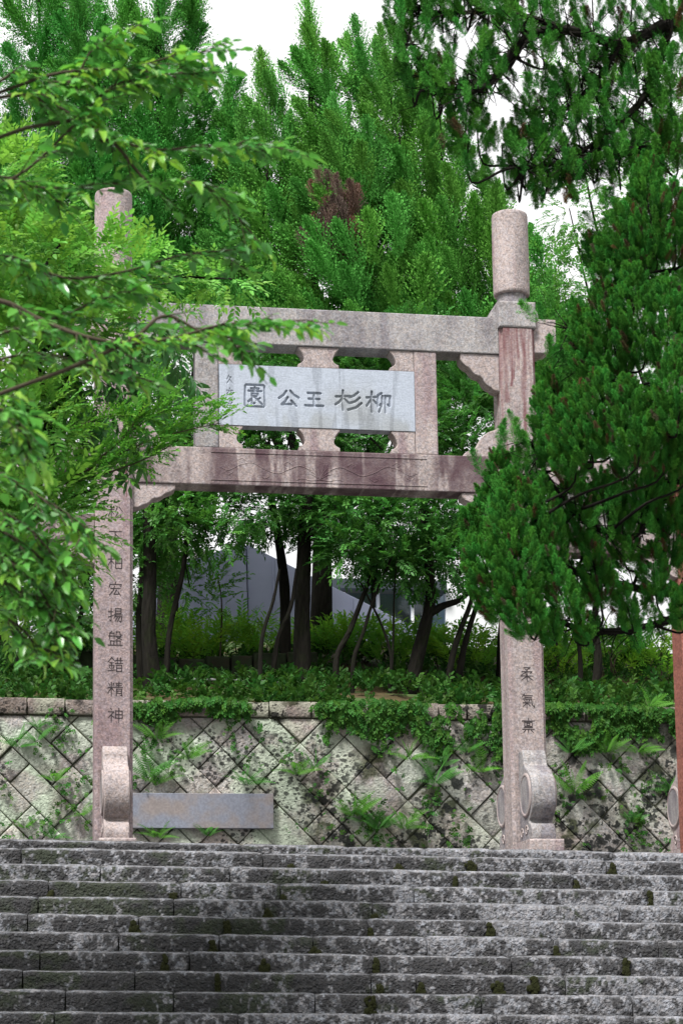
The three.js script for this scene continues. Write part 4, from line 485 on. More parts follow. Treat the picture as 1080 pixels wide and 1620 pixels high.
// ---- cypresses behind the gateway
const plumeG = [1, 2, 3].map((k) => plumeGeo(rng(300 + k), 120, 15, { r: 0.40, blade: 0.055, width: 0.0125, up: 0.72 }));
const roundG = [1, 2].map((k) => plumeGeo(rng(340 + k), 120, 15, { r: 0.44, blade: 0.055, width: 0.0125, up: 0.62 }));
function cypress(label, cones, geos, mat, o) {
  const rnd = rng(o.seed), root = thing('cypress_tree', label, 'tree', [0, 0, 0], 'cypress trees behind the gateway'), lists = geos.map(() => [[], []]);
  const gx = cones[0][3], gz = cones[0][5], gy = hillY(gx, gz);
  part('trunk', limb([V(gx, gy - 0.2, gz), V(gx + 0.05, gy + 2, gz), V(lerp(gx, cones[0][0], 0.5), gy + 5, gz), V(cones[0][0], cones[0][1] - 1, cones[0][2])], 0.2, 0.04, 9, 5), bark, root);
  for (const c of cones.slice(1)) part('limb', limb([V(lerp(gx, c[3], 0.1), gy + 2.2, lerp(gz, c[5], 0.1)), V(lerp(gx, c[3], 0.7), (gy + c[4]) / 2 + 1.4, c[5]), V(c[3], c[4] + 1.0, c[5]), V(c[0], c[1] - 0.8, c[2])], 0.09, 0.02, 6, 4), bark, root);
  for (const [ax, ay, az, bx, by, bz, r] of cones) {
    const H = ay - by, n = Math.round(o.density * (r * H * 3.1)), spots_ = [];
    for (let i = 0; i < n; i++) {
      let best = null, bd = -1; // keep the sprays apart so that dark gaps stay between them
      for (let q = 0; q < 7; q++) { const t = 1 - Math.sqrt(rnd() * 0.98 + 0.004), a = rnd() * 2 * Math.PI, rad = r * Math.pow(1 - t, 0.72) * (i % 4 ? 0.9 + 0.2 * rnd() : 0.45 + 0.3 * rnd()), p = V(lerp(bx, ax, t) + Math.cos(a) * rad, lerp(by, ay, t), lerp(bz, az, t) + Math.sin(a) * rad * 0.9); let d = 9; for (const s of spots_) d = Math.min(d, s.distanceTo(p)); if (d > bd) { bd = d; best = [p, t, a]; } }
      const [pos, t, a] = best; spots_.push(pos.clone());
      if (cones.some((c) => { if (c[0] === ax && c[1] === ay) return false; const q = (pos.y - c[4]) / (c[1] - c[4]); if (q < 0.02 || q > 0.98) return false; return Math.hypot(pos.x - lerp(c[3], c[0], q), (pos.z - lerp(c[5], c[2], q)) / 0.9) < 0.72 * c[6] * Math.pow(1 - q, 0.72); }) && rnd() < 0.85) continue; // buried in a neighbouring peak
      const L = o.len * (0.7 + 0.6 * rnd()) * (0.7 + 0.3 * (1 - t));
      const dir = V(Math.cos(a) * o.out + o.lean * (1 + 0.5 * rnd()), 1, Math.sin(a) * o.out).add(jit(rnd, 0.25)).normalize(), k = Math.floor(rnd() * geos.length); pos.addScaledVector(dir, -L * 0.7);
      lists[k][0].push(upMatrix(pos, dir, rnd() * 6.28, L, L * (0.8 + 0.4 * rnd()))); lists[k][1].push(tint(rnd, 0.2, 0.12));
    }
    for (let i = 0; i < 4; i++) { const k = i % geos.length; lists[k][0].push(upMatrix(V(ax + (rnd() - 0.5) * 0.2, ay - o.len * (0.95 + i * 0.3), az), V(o.lean * 0.4 + (rnd() - 0.5) * 0.2, 1, 0), rnd() * 6, o.len, o.len * 0.7)); lists[k][1].push(tint(rnd)); }
  }
  geos.forEach((g, k) => copies('foliage', g, mat, lists[k][0], lists[k][1], root));
  return root;
}
const cyA = cypress('broad bright green cypress with brown dead sprays behind the gateway plaque', CYPRESS_A, plumeG, leafMat(0.098, 0.305, 0.05, 0.08, 0), { seed: 21, density: 4.6, len: 1.05, out: 0.5, lean: -0.34 });
{ const rnd = rng(23), m = [], c = []; for (const [x, y, z] of DEAD.filter((_, i) => [0, 1, 2, 3, 7, 10].includes(i))) for (let i = 0; i < 7; i++) { m.push(upMatrix(V(x + (rnd() - 0.5) * 0.4, y - 0.4 + (rnd() - 0.5) * 0.5, z + (rnd() - 0.5) * 0.5), V((rnd() - 0.5) * 0.9, 1, 0.3 + rnd() * 0.4), rnd() * 6, 0.32 + rnd() * 0.26)); c.push(tint(rnd, 0.35, 0.12)); } meta(copies('dead_foliage', plumeG[0], leafMat(0.19, 0.12, 0.095, 0.1, 0), m, c, cyA), 'rusty brown dead sprays'); }
cypress('dense dark green cypress with rounded sprays behind the broadleaf branches', CYPRESS_B, roundG, leafMat(0.068, 0.265, 0.042, 0.08, 0), { seed: 31, density: 5.2, len: 1.0, out: 0.75, lean: 0 });

// ---- juniper in front of the gateway
{
  const rnd = rng(41), root = thing('juniper_tree', 'gnarled dark juniper with dense needled tufts hanging before the gateway post', 'tree');
  const base = J_LIMBS[0][1]; const foot = V(base[0][0] + 0.1, bedY(base[0][2]) - 0.1, base[0][2]);
  part('trunk', limb([foot, V(base[0][0] + 0.06, (foot.y + base[0][1]) / 2, base[0][2]), ...base.slice(1).map((p) => V(...p))], 0.15, 0.05, 9, 5, 0.15, rnd), bark, root);
  const pts = [];
  J_LIMBS.slice(1).forEach(([r, p]) => { part('limb', limb(p, r, r * 0.35, 7, 5, 0.2, rnd), bark, root); const c = new THREE.CatmullRomCurve3(p.map((q) => V(...q))); for (let i = 0; i <= 14; i++) pts.push(c.getPoint(i / 14)); });
  const G = [1, 2, 3].map((k) => plumeGeo(rng(400 + k), 26, 26, { r: k === 1 ? 0.25 : 0.36, blade: 0.14, width: 0.0095, up: 0.66, fuzz: 0.95 })), L = G.map(() => [[], []]), D = [[], []], tw = [];
  const add = (lobes, shape, dens) => { for (const [ax, ay, az, bx, by, bz, r] of lobes) {
    const A = V(ax, ay, az), B = V(bx, by, bz), ax_ = B.clone().sub(A), len = ax_.length(), dir = ax_.clone().normalize();
    let near = pts[0]; for (const q of pts) if (q.distanceTo(A) < near.distanceTo(A)) near = q;
    tw.push(limb([near, near.clone().lerp(A, 0.5).add(jit(rnd, 0.08)), A, A.clone().addScaledVector(ax_, 0.7)], 0.012, 0.004, 5, 4));
    const n = Math.round(dens * (0.3 + len) * (r / 0.16));
    for (let i = 0; i < n; i++) {
      const t = rnd(), a = rnd() * 6.283, pr = Math.pow(Math.sin(Math.PI * Math.min(0.97, 0.16 + 0.84 * t)), 0.7) * r * Math.sqrt(0.25 + 0.75 * rnd()), q = dir.clone().cross(V(Math.cos(a), 0.2, Math.sin(a))).normalize();
      const pos = A.clone().addScaledVector(ax_, t * 0.92).addScaledVector(q, pr * 0.75), d = q.clone().multiplyScalar(0.75 * (1 - 0.5 * t)).addScaledVector(dir, 0.8).add(V(0, 0.25, 0)).add(jit(rnd, 0.35)), s = (0.048 + 0.04 * rnd()) * shape, k = Math.floor(rnd() * 3);
      (rnd() < 0.08 ? D : L[k])[0].push(upMatrix(pos, d, rnd() * 6.28, s)); (D[0].length > D[1].length ? D : L[k])[1].push(tint(rnd, 0.4, 0.16));
    }
  } };
  add(J_LOBES, 1.0, 430); add(J_UPPER, 1.5, 70);
  // sparse short sprigs and bare twiglets along the limbs
  for (const q of pts) for (let i = 0; i < 9; i++) {
    const e = q.clone().add(V((rnd() - 0.6) * 0.36, (rnd() - 0.55) * 0.34, (rnd() - 0.5) * 0.3)); tw.push(limb([q, q.clone().lerp(e, 0.5).add(jit(rnd, 0.05)), e], 0.006, 0.002, 3, 2));
    if (rnd() < 0.5) { const k = Math.floor(rnd() * 3); L[k][0].push(upMatrix(e, V(rnd() - 0.7, 0.5 + rnd(), rnd() - 0.5), rnd() * 6, 0.10 + 0.08 * rnd())); L[k][1].push(tint(rnd, 0.3, 0.15)); }
  }
  const t = part('twigs', merge(tw), bark, root); t.userData.kind = 'stuff';
  const jm = leafMat(0.055, 0.22, 0.03, 0.06, 0.05); G.forEach((g, k) => copies('foliage', g, jm, L[k][0], L[k][1], root));
  copies('withered_foliage', G[0], leafMat(0.11, 0.08, 0.042, 0.05, 0), D[0], D[1], root);
}
// ---- broadleaf tree whose branches reach in front of the gateway
{
  const rnd = rng(51), root = thing('broadleaf_tree', 'leafy branches of a glossy oval-leaved tree hanging before the gateway', 'tree');
  const trunk = FG_TRUNK.map((p) => V(...p)); trunk[0].y = -3.9; part('trunk', limb(trunk, 0.16, 0.06, 10, 6, 0.1, rnd), bark, root);
  const G = [leafGeo(0.060, 0.030, 0.3, 0.15), leafGeo(0.052, 0.030, 0.15, 0.05, 0.5), leafGeo(0.064, 0.030, 0.5, 0.4)], all = [], tw = [];
  const lm = [leafMat(0.105, 0.335, 0.045, 0.45, 0.9, 0.28), leafMat(0.07, 0.255, 0.045, 0.4, 1, 0.26), leafMat(0.20, 0.43, 0.04, 0.5, 0.7, 0.3)];
  const twig = (o, d, len, depth) => {
    const e1 = o.clone().addScaledVector(d, len * 0.5).add(V(0, -0.01, 0)), e2 = o.clone().addScaledVector(d, len).add(V(0, -len * 0.14, 0)), c = new THREE.CatmullRomCurve3([o, e1, e2]), n = Math.max(3, Math.round(len / 0.028));
    tw.push(limb([o, e1, e2], 0.003, 0.0012, 4, 3));
    const hue = rnd();
    for (let i = 0; i <= n; i++) { const t = i / n, p = c.getPoint(t), T = c.getTangent(t), s = i % 2 ? 1 : -1, sd = T.clone().cross(V(0, 1, 0)).normalize().multiplyScalar(s), dir = T.clone().multiplyScalar(i === n ? 1 : 0.55).addScaledVector(sd, i === n ? 0 : 0.8).add(V(0, -0.02 - 0.22 * rnd(), 0)).add(jit(rnd, 0.4)); all.push([frame(p, dir, V(0, 1, 0).add(jit(rnd, 1.0)), 0.5 + 0.75 * rnd()), hue]); }
    if (depth > 0) for (let i = 0; i < 2; i++) { const t = 0.3 + 0.5 * rnd(), p = c.getPoint(t), T = c.getTangent(t), sd = T.clone().cross(V(0, 1, 0)).normalize().multiplyScalar(rnd() < 0.5 ? 1 : -1); twig(p, T.clone().multiplyScalar(0.8).addScaledVector(sd, 0.7).add(jit(rnd, 0.3)).normalize(), len * (0.4 + 0.3 * rnd()), depth - 1); }
  };
  FG_BRANCH.forEach((p, bi) => {
    const v = p.map((q) => V(...q)); // root the branch on the trunk
    const y = v[0].y - 0.25, c0 = new THREE.CatmullRomCurve3(trunk); let best = c0.getPoint(0); for (let i = 0; i <= 60; i++) { const q = c0.getPoint(i / 60); if (Math.abs(q.y - y) < Math.abs(best.y - y)) best = q; }
    const path = [best, ...v]; part('branch', limb(path, bi === 5 ? 0.012 : 0.009, 0.0025, 6, 4, 0.1, rnd), twigMat, root);
    const c = new THREE.CatmullRomCurve3(v), L = c.getLength(), n = Math.round(L / 0.040);
    for (let i = 0; i < n; i++) { const t = 0.12 + 0.86 * (i + rnd()) / n; if (t > 1) continue; const o = c.getPoint(t), T = c.getTangent(t), s = i % 2 ? 1 : -1, sd = T.clone().cross(V(0, 1, 0.3)).normalize().multiplyScalar(s), len = (0.07 + 0.15 * rnd()) * (1.15 - 0.45 * t); twig(o, T.clone().multiplyScalar(0.7).addScaledVector(sd, 0.7).add(V(0, (rnd() - 0.6) * 0.7, 0)).add(jit(rnd, 0.5)).normalize(), len, rnd() < 0.4 ? 1 : 0); }
    twig(v[v.length - 1], v[v.length - 1].clone().sub(v[v.length - 2]).normalize(), 0.1, 0);
  });
  part('twigs', merge(tw), twigMat, root).userData.kind = 'stuff';
  // the largest 300 leaves in view are meshes of their own
  const cam = camera.position, fw = V(0.1683, 0.1493, -0.9744), rt = V(0.9857, -0.0148, 0.168), seen = [], rest = [];
  for (const a of all) { const p = V().setFromMatrixPosition(a[0]).sub(cam), z = p.dot(fw), x = p.dot(rt) / z; (x > -0.163 ? seen : rest).push(a); }
  seen.sort((a, b) => b[0].elements[0] ** 2 + b[0].elements[1] ** 2 + b[0].elements[2] ** 2 - a[0].elements[0] ** 2 - a[0].elements[1] ** 2 - a[0].elements[2] ** 2);
  const kind = (h) => h < 0.5 ? 0 : h < 0.86 ? 1 : 2;
  seen.slice(0, 300).forEach(([m, h], i) => { const l = part('leaf', G[i % 3], lm[kind(h)], root); m.decompose(l.position, l.quaternion, l.scale); });
  const left = [...seen.slice(300), ...rest];
  for (let k = 0; k < 3; k++) { const q = left.filter(([, h]) => kind(h) === k); copies('leaves', G[k], lm[k], q.map((a) => a[0]), q.map(() => tint(rnd, 0.22, 0.12)), root); }
}
// ---- crowns made of leafy twigs spread through ellipsoids
function crown(root, blobs, geos, mat, o) {
  const rnd = rng(o.seed), L = geos.map(() => [[], []]);
  for (const [c, r] of blobs) {
    const n = Math.round(o.density * (r[0] * r[1] + r[0] * r[2] + r[1] * r[2]) * 1.4);
    for (let i = 0; i < n; i++) {
      let d = jit(rnd, 2); while (d.lengthSq() > 1 || d.lengthSq() < 0.01) d = jit(rnd, 2); const k = Math.pow(d.length(), 0.45), u = d.clone().normalize(), p = V(c[0] + u.x * k * r[0], c[1] + u.y * k * r[1], c[2] + u.z * k * r[2]);
      if (o.floor && p.y < o.floor(p.x, p.z)) continue;
      const dir = u.clone().multiplyScalar(0.8).add(V(0, o.rise ?? 0.1, 0)).add(jit(rnd, 1)), g = Math.floor(rnd() * geos.length);
      L[g][0].push(frame(p, dir, V(0, 1, 0).add(jit(rnd, 0.9)), 0.7 + 0.6 * rnd())); L[g][1].push(tint(rnd, o.vary ?? 0.25, 0.14));
    }
  }
  geos.forEach((g, k) => copies('foliage', g, mat, L[k][0], L[k][1], root));
}
const sprays = (seed, n, len, leaf, o) => [1, 2, 3].map((k) => sprayGeo(rng(seed + k), n, len, leaf, o));
const spSmall = sprays(500, 15, 0.30, 0.055, {}), spFine = sprays(520, 16, 0.24, 0.034, { ratio: 0.55 }), spDroop = sprays(540, 10, 0.30, 0.11, { ratio: 0.36, hang: 0.9, droop: 0.3, bend: 0.4 }), spMid = sprays(560, 13, 0.34, 0.075, { ratio: 0.42 });
{
  const root = thing('broadleaf_tree', 'yellow-green small-leaved tree crowding the gateway side bay', 'tree');
  ML_TRUNK.forEach((p, i) => { const q = p.map((a) => V(...a)); if (i === 0) { q[0].x = Math.min(q[0].x, SX0 - 0.3); q[0].y = bedY(q[0].z) - 0.1; } part(i ? 'limb' : 'trunk', limb(q, i ? 0.03 : 0.09, i ? 0.008 : 0.04, 7, 5), bark, root); });
  crown(root, ML_BLOBS, spSmall, leafMat(0.16, 0.385, 0.05, 0.45, 0.4), { seed: 61, density: 300 });
  const rnd = rng(63), L = [[], []];
  ML_FINE.forEach((p) => { const v = p.map((a) => V(...a)); part('branch', limb(v, 0.012, 0.003, 5, 4), twigMat, root); const c = new THREE.CatmullRomCurve3(v), n = Math.round(c.getLength() / 0.016); for (let i = 0; i < n; i++) { const t = rnd(), T = c.getTangent(t), s = rnd() < 0.5 ? 1 : -1; L[0].push(frame(c.getPoint(t), T.clone().multiplyScalar(0.7).add(V(0, 0.25 * s + 0.15, 0)).add(jit(rnd, 1.1)), V(0, 1, 0).add(jit(rnd, 0.8)), 0.6 + 0.6 * rnd())); L[1].push(tint(rnd, 0.25, 0.15)); } });
  copies('fine_foliage', spFine[0], leafMat(0.11, 0.32, 0.035, 0.45, 0.4), L[0], L[1], root);
  crown(root, ML_DROOP, spDroop, leafMat(0.07, 0.20, 0.05, 0.4, 0.6, 0.3), { seed: 65, density: 120, rise: -0.4 });
}
// ---- trees outside the frame: the crown over the steps and the avenue behind the viewer, which shade the flight
{
  const big = sprays(620, 14, 1.0, 0.24, { ratio: 0.5 }), lm = leafMat(0.06, 0.2, 0.03, 0.3, 0.2), rnd = rng(67);
  const over = (label, x, z, y0, blobs, seed) => { const root = thing('avenue_tree', label, 'tree'); part('trunk', limb([V(x, y0 - 0.1, z), V(x + 0.1, y0 + 2, z), V(x, y0 + 4.5, z - 0.2), V(x, y0 + 7, z)], 0.2, 0.08, 8, 4), bark, root); for (const b of blobs) part('limb', limb([V(x, y0 + 3, z), V(...b[0]).lerp(V(x, y0 + 4, z), 0.4), V(...b[0])], 0.07, 0.02, 5, 4), bark, root); crown(root, blobs, big, lm, { seed, density: 9 }); };
  over('tall tree on the bed beside the leafy side of the steps', -7.2, 9.5, bedY(9.5), [[[-6.6, 5.6, 9.5], [2.2, 1.2, 2.2]], [[-5.2, 6.6, 11], [1.8, 1, 1.8]], [[-7.6, 3.6, 10.5], [1.6, 1.4, 1.8]]], 701);
  over('tall tree on the bed beside the conifer side of the steps', 7.4, 8, bedY(8), [[[7.4, 5.4, 8], [2.4, 1.5, 2.4]], [[8, 2.8, 9], [2, 1.4, 2]]], 702);
  [[-8.2, -9, 'broad tree on the slope beyond the leafy side bay'], [-11.8, -8, 'broad tree on the slope past the end of the leafy side'], [10.2, -9.5, 'broad tree on the slope beyond the conifer side bay'], [13.8, -8.5, 'broad tree on the slope past the end of the conifer side']].forEach(([x, z, l], i) => { const y = hillY(x, z); over(l, x, z, y, [[[x, y + 4.2, z], [2.2, 2, 1.8]], [[x + 0.9, y + 6.2, z], [1.7, 1.5, 1.5]], [[x - 1, y + 2.4, z + 0.4], [1.6, 1.2, 1.3]]], 720 + i); });
  [-11, -7, -2.6, 2.2, 6.8].forEach((x, i) => over(['avenue tree at the path edge farthest over on the leafy side', 'avenue tree next to the outermost one on the leafy side', 'avenue tree in the middle of the row facing the steps', 'avenue tree between the middle one and the conifer side', 'avenue tree at the conifer end of the row facing the steps'][i], x, 29 + (i % 2) * 1.4, -3.86, [[[x, 0.9, 29], [2.7, 2.2, 2]], [[x + 0.8, 3.2, 29.5], [2.2, 1.5, 2]], [[x - 1, -1.2, 28.6], [2, 1.6, 1.6]]], 710 + i));
}
// ---- understory trees on the terrace, seen through the gateway
{
  const rnd = rng(71), mats = [leafMat(0.05, 0.18, 0.025, 0.4, 0.4), leafMat(0.065, 0.215, 0.028, 0.4, 0.4)];
  const trees = [[[0, 1], [4, 5, 9, 12, 13, 35], 'thick forked dark trunk with a small-leaved crown in the middle of the terrace'], [[2, 3, 4], [3, 16, 18], 'slim leaning dark trunks beside the thick forked trunk'], [[5, 6, 7], [0, 1, 2, 11, 17, 22, 27, 38], 'clump of dark trunks just behind the inscribed post with nine characters'], [[8, 9], [6, 7, 10, 19], 'pair of thin crooked trunks leaning the same way on the terrace'], [[10, 11], [20, 36], 'two very thin crossing saplings between crooked trunks'], [[12, 13], [8, 14], 'dark bent trunk with a low sideways limb'], [[14, 15], [15, 21, 37], 'pair of leaning trunks beside the bent trunk with a low limb'], [[16, 17, 18, 19], [23, 24, 25, 26], 'shaded trunks behind the juniper and the side bay'], [[20, 21, 22], [28, 29, 30, 31, 32], 'shaded trunks behind the yellow-green small-leaved tree']];
  for (const [tr, bl, label] of trees) {
    const root = thing('understory_tree', label, 'tree', [0, 0, 0], 'small trees on the terrace');
    for (const i of tr) { const [r, p] = UNDER[i], v = p.map((a) => V(...a)), low = ![1, 13].includes(i); if (low) v[0].y = Math.min(v[0].y, hillY(v[0].x, v[0].z)) - 0.12; part(low ? 'trunk' : 'limb', limb(v, r * 0.88, r * 0.42, 8, 5, 0.12, rnd), bark, root); }
    for (const i of bl) { const b = UNDER_BLOBS[i], s = UNDER[tr[0]][1], e = s[s.length - 1]; part('limb', limb([V(...s[s.length - 2]), V(...e).lerp(V(...b[0]), 0.4).add(V(0, 0.1, 0)), V(...b[0])], 0.03, 0.008, 5, 4), bark, root); }
    crown(root, bl.map((i) => UNDER_BLOBS[i]), spSmall, mats[tr[0] % 2], { seed: 80 + tr[0], density: 250, vary: 0.35 });
  }
}
{
  const root = thing('broadleaf_tree', 'light green broadleaf tree behind the round top of the gateway post', 'tree'), b = RIGHT_BLOBS, t0 = V(b[3][0][0] + 0.4, hillY(b[3][0][0], -11.5) - 0.2, -11.5);
  part('trunk', limb([t0, V(t0.x, t0.y + 3, -11.4), V(...b[7][0]), V(...b[6][0]), V(...b[3][0])], 0.16, 0.03, 8, 5), bark, root);
  for (const i of [0, 1, 2, 4, 5]) part('limb', limb([V(t0.x, t0.y + 3, -11.4), V(...b[i][0]).lerp(t0, 0.3), V(...b[i][0])], 0.05, 0.01, 5, 4), bark, root);
  crown(root, b, spMid, leafMat(0.085, 0.25, 0.04, 0.45, 0.3), { seed: 91, density: 95 });
}
// ---- shrubs on the slope
{
  const rnd = rng(101), g = sprays(580, 12, 0.4, 0.11, { ratio: 0.3, droop: 0.25 }), mats = [leafMat(0.20, 0.44, 0.04, 0.5, 0.25), leafMat(0.15, 0.38, 0.04, 0.5, 0.25)];
  SHRUBS.forEach(([c, h], i) => {
    const y = hillY(c[0], c[2]), root = thing('shrub', 'bright green narrow-leaved shrub on the slope behind the dark trunks', 'shrub', [0, 0, 0], 'bright shrubs on the slope'), L = [[], []];
    for (let s = 0; s < 5; s++) part('stem', limb([V(c[0] + (rnd() - 0.5) * 0.2, y - 0.05, c[2]), V(c[0] + (rnd() - 0.5) * 0.4, y + h * 0.45, c[2] + (rnd() - 0.5) * 0.3), V(c[0] + (rnd() - 0.5) * 0.7, y + h * 0.9, c[2] + (rnd() - 0.5) * 0.5)], 0.012, 0.004, 4, 3), twigMat, root);
    for (let k = 0; k < 60; k++) { const t = Math.pow(rnd(), 0.7), a = rnd() * 6.28, rr = 0.45 * Math.sqrt(rnd()) * (0.6 + 0.5 * t); L[0].push(frame(V(c[0] + Math.cos(a) * rr, y + h * t * 0.85, c[2] + Math.sin(a) * rr), V(Math.cos(a) * 0.8, 0.7 + rnd(), Math.sin(a) * 0.8), V(0, 1, 0).add(jit(rnd, 1)), 0.55 + 0.5 * rnd())); L[1].push(tint(rnd, 0.25, 0.15)); }
    copies('foliage', g[i % 3], mats[i % 2], L[0], L[1], root);
  });
  const [a, b] = SAPLING, root = thing('sapling', 'upright young tree with bright leaves before the slanted blue-grey roof', 'sapling');
  part('stem', limb([V(a[0], hillY(a[0], a[2]) - 0.1, a[2]), V(a[0] + 0.05, (a[1] + b[1]) / 2, a[2]), V(...b)], 0.018, 0.005, 5, 4), twigMat, root);
  crown(root, [[[b[0], lerp(a[1], b[1], 0.85), b[2]], [0.2, 0.24, 0.15]], [[b[0] - 0.05, lerp(a[1], b[1], 0.5), b[2]], [0.22, 0.15, 0.2]]], spMid, leafMat(0.11, 0.31, 0.04, 0.5, 0.3), { seed: 105, density: 150, rise: 0.5 });
}
// ---- ground cover on the terrace and the curtain of creeper over the wall
{
  const rnd = rng(111), g = sprays(600, 8, 0.16, 0.055, { ratio: 0.7, bare: 1, droop: 0.1 }), L = [[], []], M = [[], []];
  for (let i = 0; i < 5200; i++) { const x = -5 + rnd() * 13, z = -3.6 - Math.pow(rnd(), 1.25) * 5.2; if (fbm(x * 1.3 + 9, z * 1.6 + 30, 3, 3) < 0.36 + (z > -4.3 ? 0.12 : 0)) continue; L[0].push(frame(V(x, hillY(x, z) + rnd() * 0.16, z), V(rnd() - 0.5, 0.25 + 0.6 * rnd(), rnd() - 0.3), V(0, 1, 0).add(jit(rnd, 1)), 0.7 + 0.8 * rnd())); L[1].push(tint(rnd, 0.35, 0.2)); }
  copies('ground_cover', g[0], leafMat(0.03, 0.095, 0.013, 0.35, 0.15), L[0], L[1], scene); meta(scene.children[scene.children.length - 1], 'low leafy ground cover along the top of the retaining wall', 'ground cover');
  // hanging depth of the creeper along the wall, in metres below the coping
  const hang = (x) => { const k = [[-5, 0.15], [-2.2, 0.12], [-1.6, 0.25], [-0.6, 0.25], [0.1, 0.42], [1.2, 0.55], [2.0, 0.78], [2.6, 0.85], [3.2, 0.45], [4.2, 0.4], [5.2, 0.35], [8, 0.4]]; for (let i = 0; i + 1 < k.length; i++) if (x >= k[i][0] && x <= k[i + 1][0]) return lerp(k[i][1], k[i + 1][1], (x - k[i][0]) / (k[i + 1][0] - k[i][0])); return 0.2; };
  for (let i = 0; i < 8000; i++) {
    const x = -2.1 + rnd() * 9, h = hang(x) * (0.15 + 1.9 * Math.pow(fbm(x * 2.4, 3.3, 3, 5), 1.3)), t = Math.pow(rnd(), 1.5); if (fbm(x * 3.2, t * 2.5 + 4, 3, 9) < (x < 0.3 ? 0.46 : 0.34) + 0.24 * t) continue;
    M[0].push(frame(V(x, 2.10 + 0.2 * (fbm(x * 3, 9.1, 3, 31) - 0.35) * (1 - t) - t * h, WZ + 0.05 + rnd() * 0.12 * (1 - t)), V((rnd() - 0.5) * 1.4, -0.5 - rnd() * 0.6, 0.5 * rnd()), V(0, 0.4, 1).add(jit(rnd, 1)), 0.3 + 0.6 * rnd())); M[1].push(tint(rnd, 0.35, 0.18));
  }
  // stray tendrils and tufts rooted in the joints
  for (let i = 0; i < 150; i++) { const x = -4.5 + rnd() * 10.5, y = 0.35 + rnd() * 1.6; if (x > -2.2 && x < -0.05 && y > 0.35 && y < 1.15) continue; const n = 4 + Math.floor(rnd() * 22 * vn(x * 0.8, y * 0.9, 21)); for (let k = 0; k < n; k++) { M[0].push(frame(V(x + (rnd() - 0.5) * 0.26, y + (rnd() - 0.5) * 0.34, WZ + 0.02 + rnd() * 0.04), V(rnd() - 0.5, rnd() - 0.6, 0.5), V(0, 0.4, 1).add(jit(rnd, 1)), 0.3 + 0.4 * rnd())); M[1].push(tint(rnd, 0.35, 0.2)); } }
  copies('creeper', g[1], leafMat(0.042, 0.135, 0.018, 0.35, 0.15), M[0], M[1], scene); meta(scene.children[scene.children.length - 1], 'green creeper hanging over and rooted in the retaining wall', 'creeper');
}
// ---- ferns rooted in the wall
{
  const rnd = rng(121), frond = (curve) => { const list = [], n = 17; for (let i = 2; i < n; i++) { const t = i / n, x = t * 0.9, y = 0.35 * t - curve * t * t, w = 0.20 * Math.sin(Math.PI * Math.pow(t, 0.75)) + 0.015; for (const s of [-1, 1]) list.push(leafGeo(w, 0.034, 0.2, 0.2, 0.3).applyMatrix4(frame(V(x, y, 0), V(0.45, -0.1, s), V(-0.2, 1, 0), 1))); } list.push(limb([V(0, 0, 0), V(0.45, 0.175 - curve * 0.25, 0), V(0.9, 0.35 - curve, 0)], 0.006, 0.002, 3, 3)); return merge(list); };
  const F = [frond(0.25), frond(0.5), frond(0.75)], mats = [leafMat(0.10, 0.32, 0.06, 0.45, 0.15), leafMat(0.13, 0.36, 0.045, 0.45, 0.15)];
  FERNS.forEach(([x, y, s], i) => {
    const root = thing('fern', 'feathery green fern rooted in a joint of the retaining wall', 'fern', [x, y, WZ + 0.01], 'ferns on the retaining wall'), n = 5 + Math.floor(rnd() * 3);
    for (let k = 0; k < n; k++) { const f = part('frond', F[Math.floor(rnd() * 3)], mats[i % 2], root); f.scale.setScalar(s * (0.34 + 0.20 * rnd())); f.applyMatrix4(frame(V(0, 0, 0), V((k / (n - 1) - 0.5) * 2.4 + (rnd() - 0.5) * 0.4, 0.2 + 0.8 * rnd(), 0.45 + 0.4 * rnd()), V(0, 0.7, 0.7), 1)); }
  });
}
// ---- moss cushions in the joints of the steps
{
  const rnd = rng(131), mm = std({ roughness: 1, color: new THREE.Color().setRGB(0.016, 0.018, 0.006) });
  MOSS.forEach(([x, r, dy], i) => {
    const list = [], w = 0.012 + 0.06 * rnd() * rnd(), h = 0.04 + 0.12 * rnd(), flat = rnd();
    for (let q = 0; q < 26; q++) { // many small cushions, wider at the foot of the riser
      const t = Math.pow(rnd(), 1.4), g = new THREE.IcosahedronGeometry(1, 2), p = g.attributes.position, v = V(), k = q * 3.7 + i; const s = 0.010 + 0.016 * rnd();
      for (let j = 0; j < p.count; j++) { v.fromBufferAttribute(p, j); const n = 0.6 + 0.8 * fbm(v.x * 2.5 + k, v.y * 2.5 + v.z * 1.7 + k, 3, 7); p.setXYZ(j, v.x * s * n, v.y * s * 1.3 * n, v.z * s * 0.7 * n); }
      g.computeVertexNormals(); list.push(g.translate((rnd() + rnd() - 1) * w * (1.6 - 1.2 * flat * t), -0.075 + t * h, 0.004 * rnd() + 0.006 * (1 - t)));
    }
    const g = merge(list); const m = part('moss_cushion', g, mm, scene); m.position.set(x, TOP + TILT * x + rowY(r) - 0.105, FRONT + r * TREAD + 0.004); meta(m, 'dark moss cushion in a joint of the granite steps', 'moss', 'moss cushions in the step joints');
  });
}
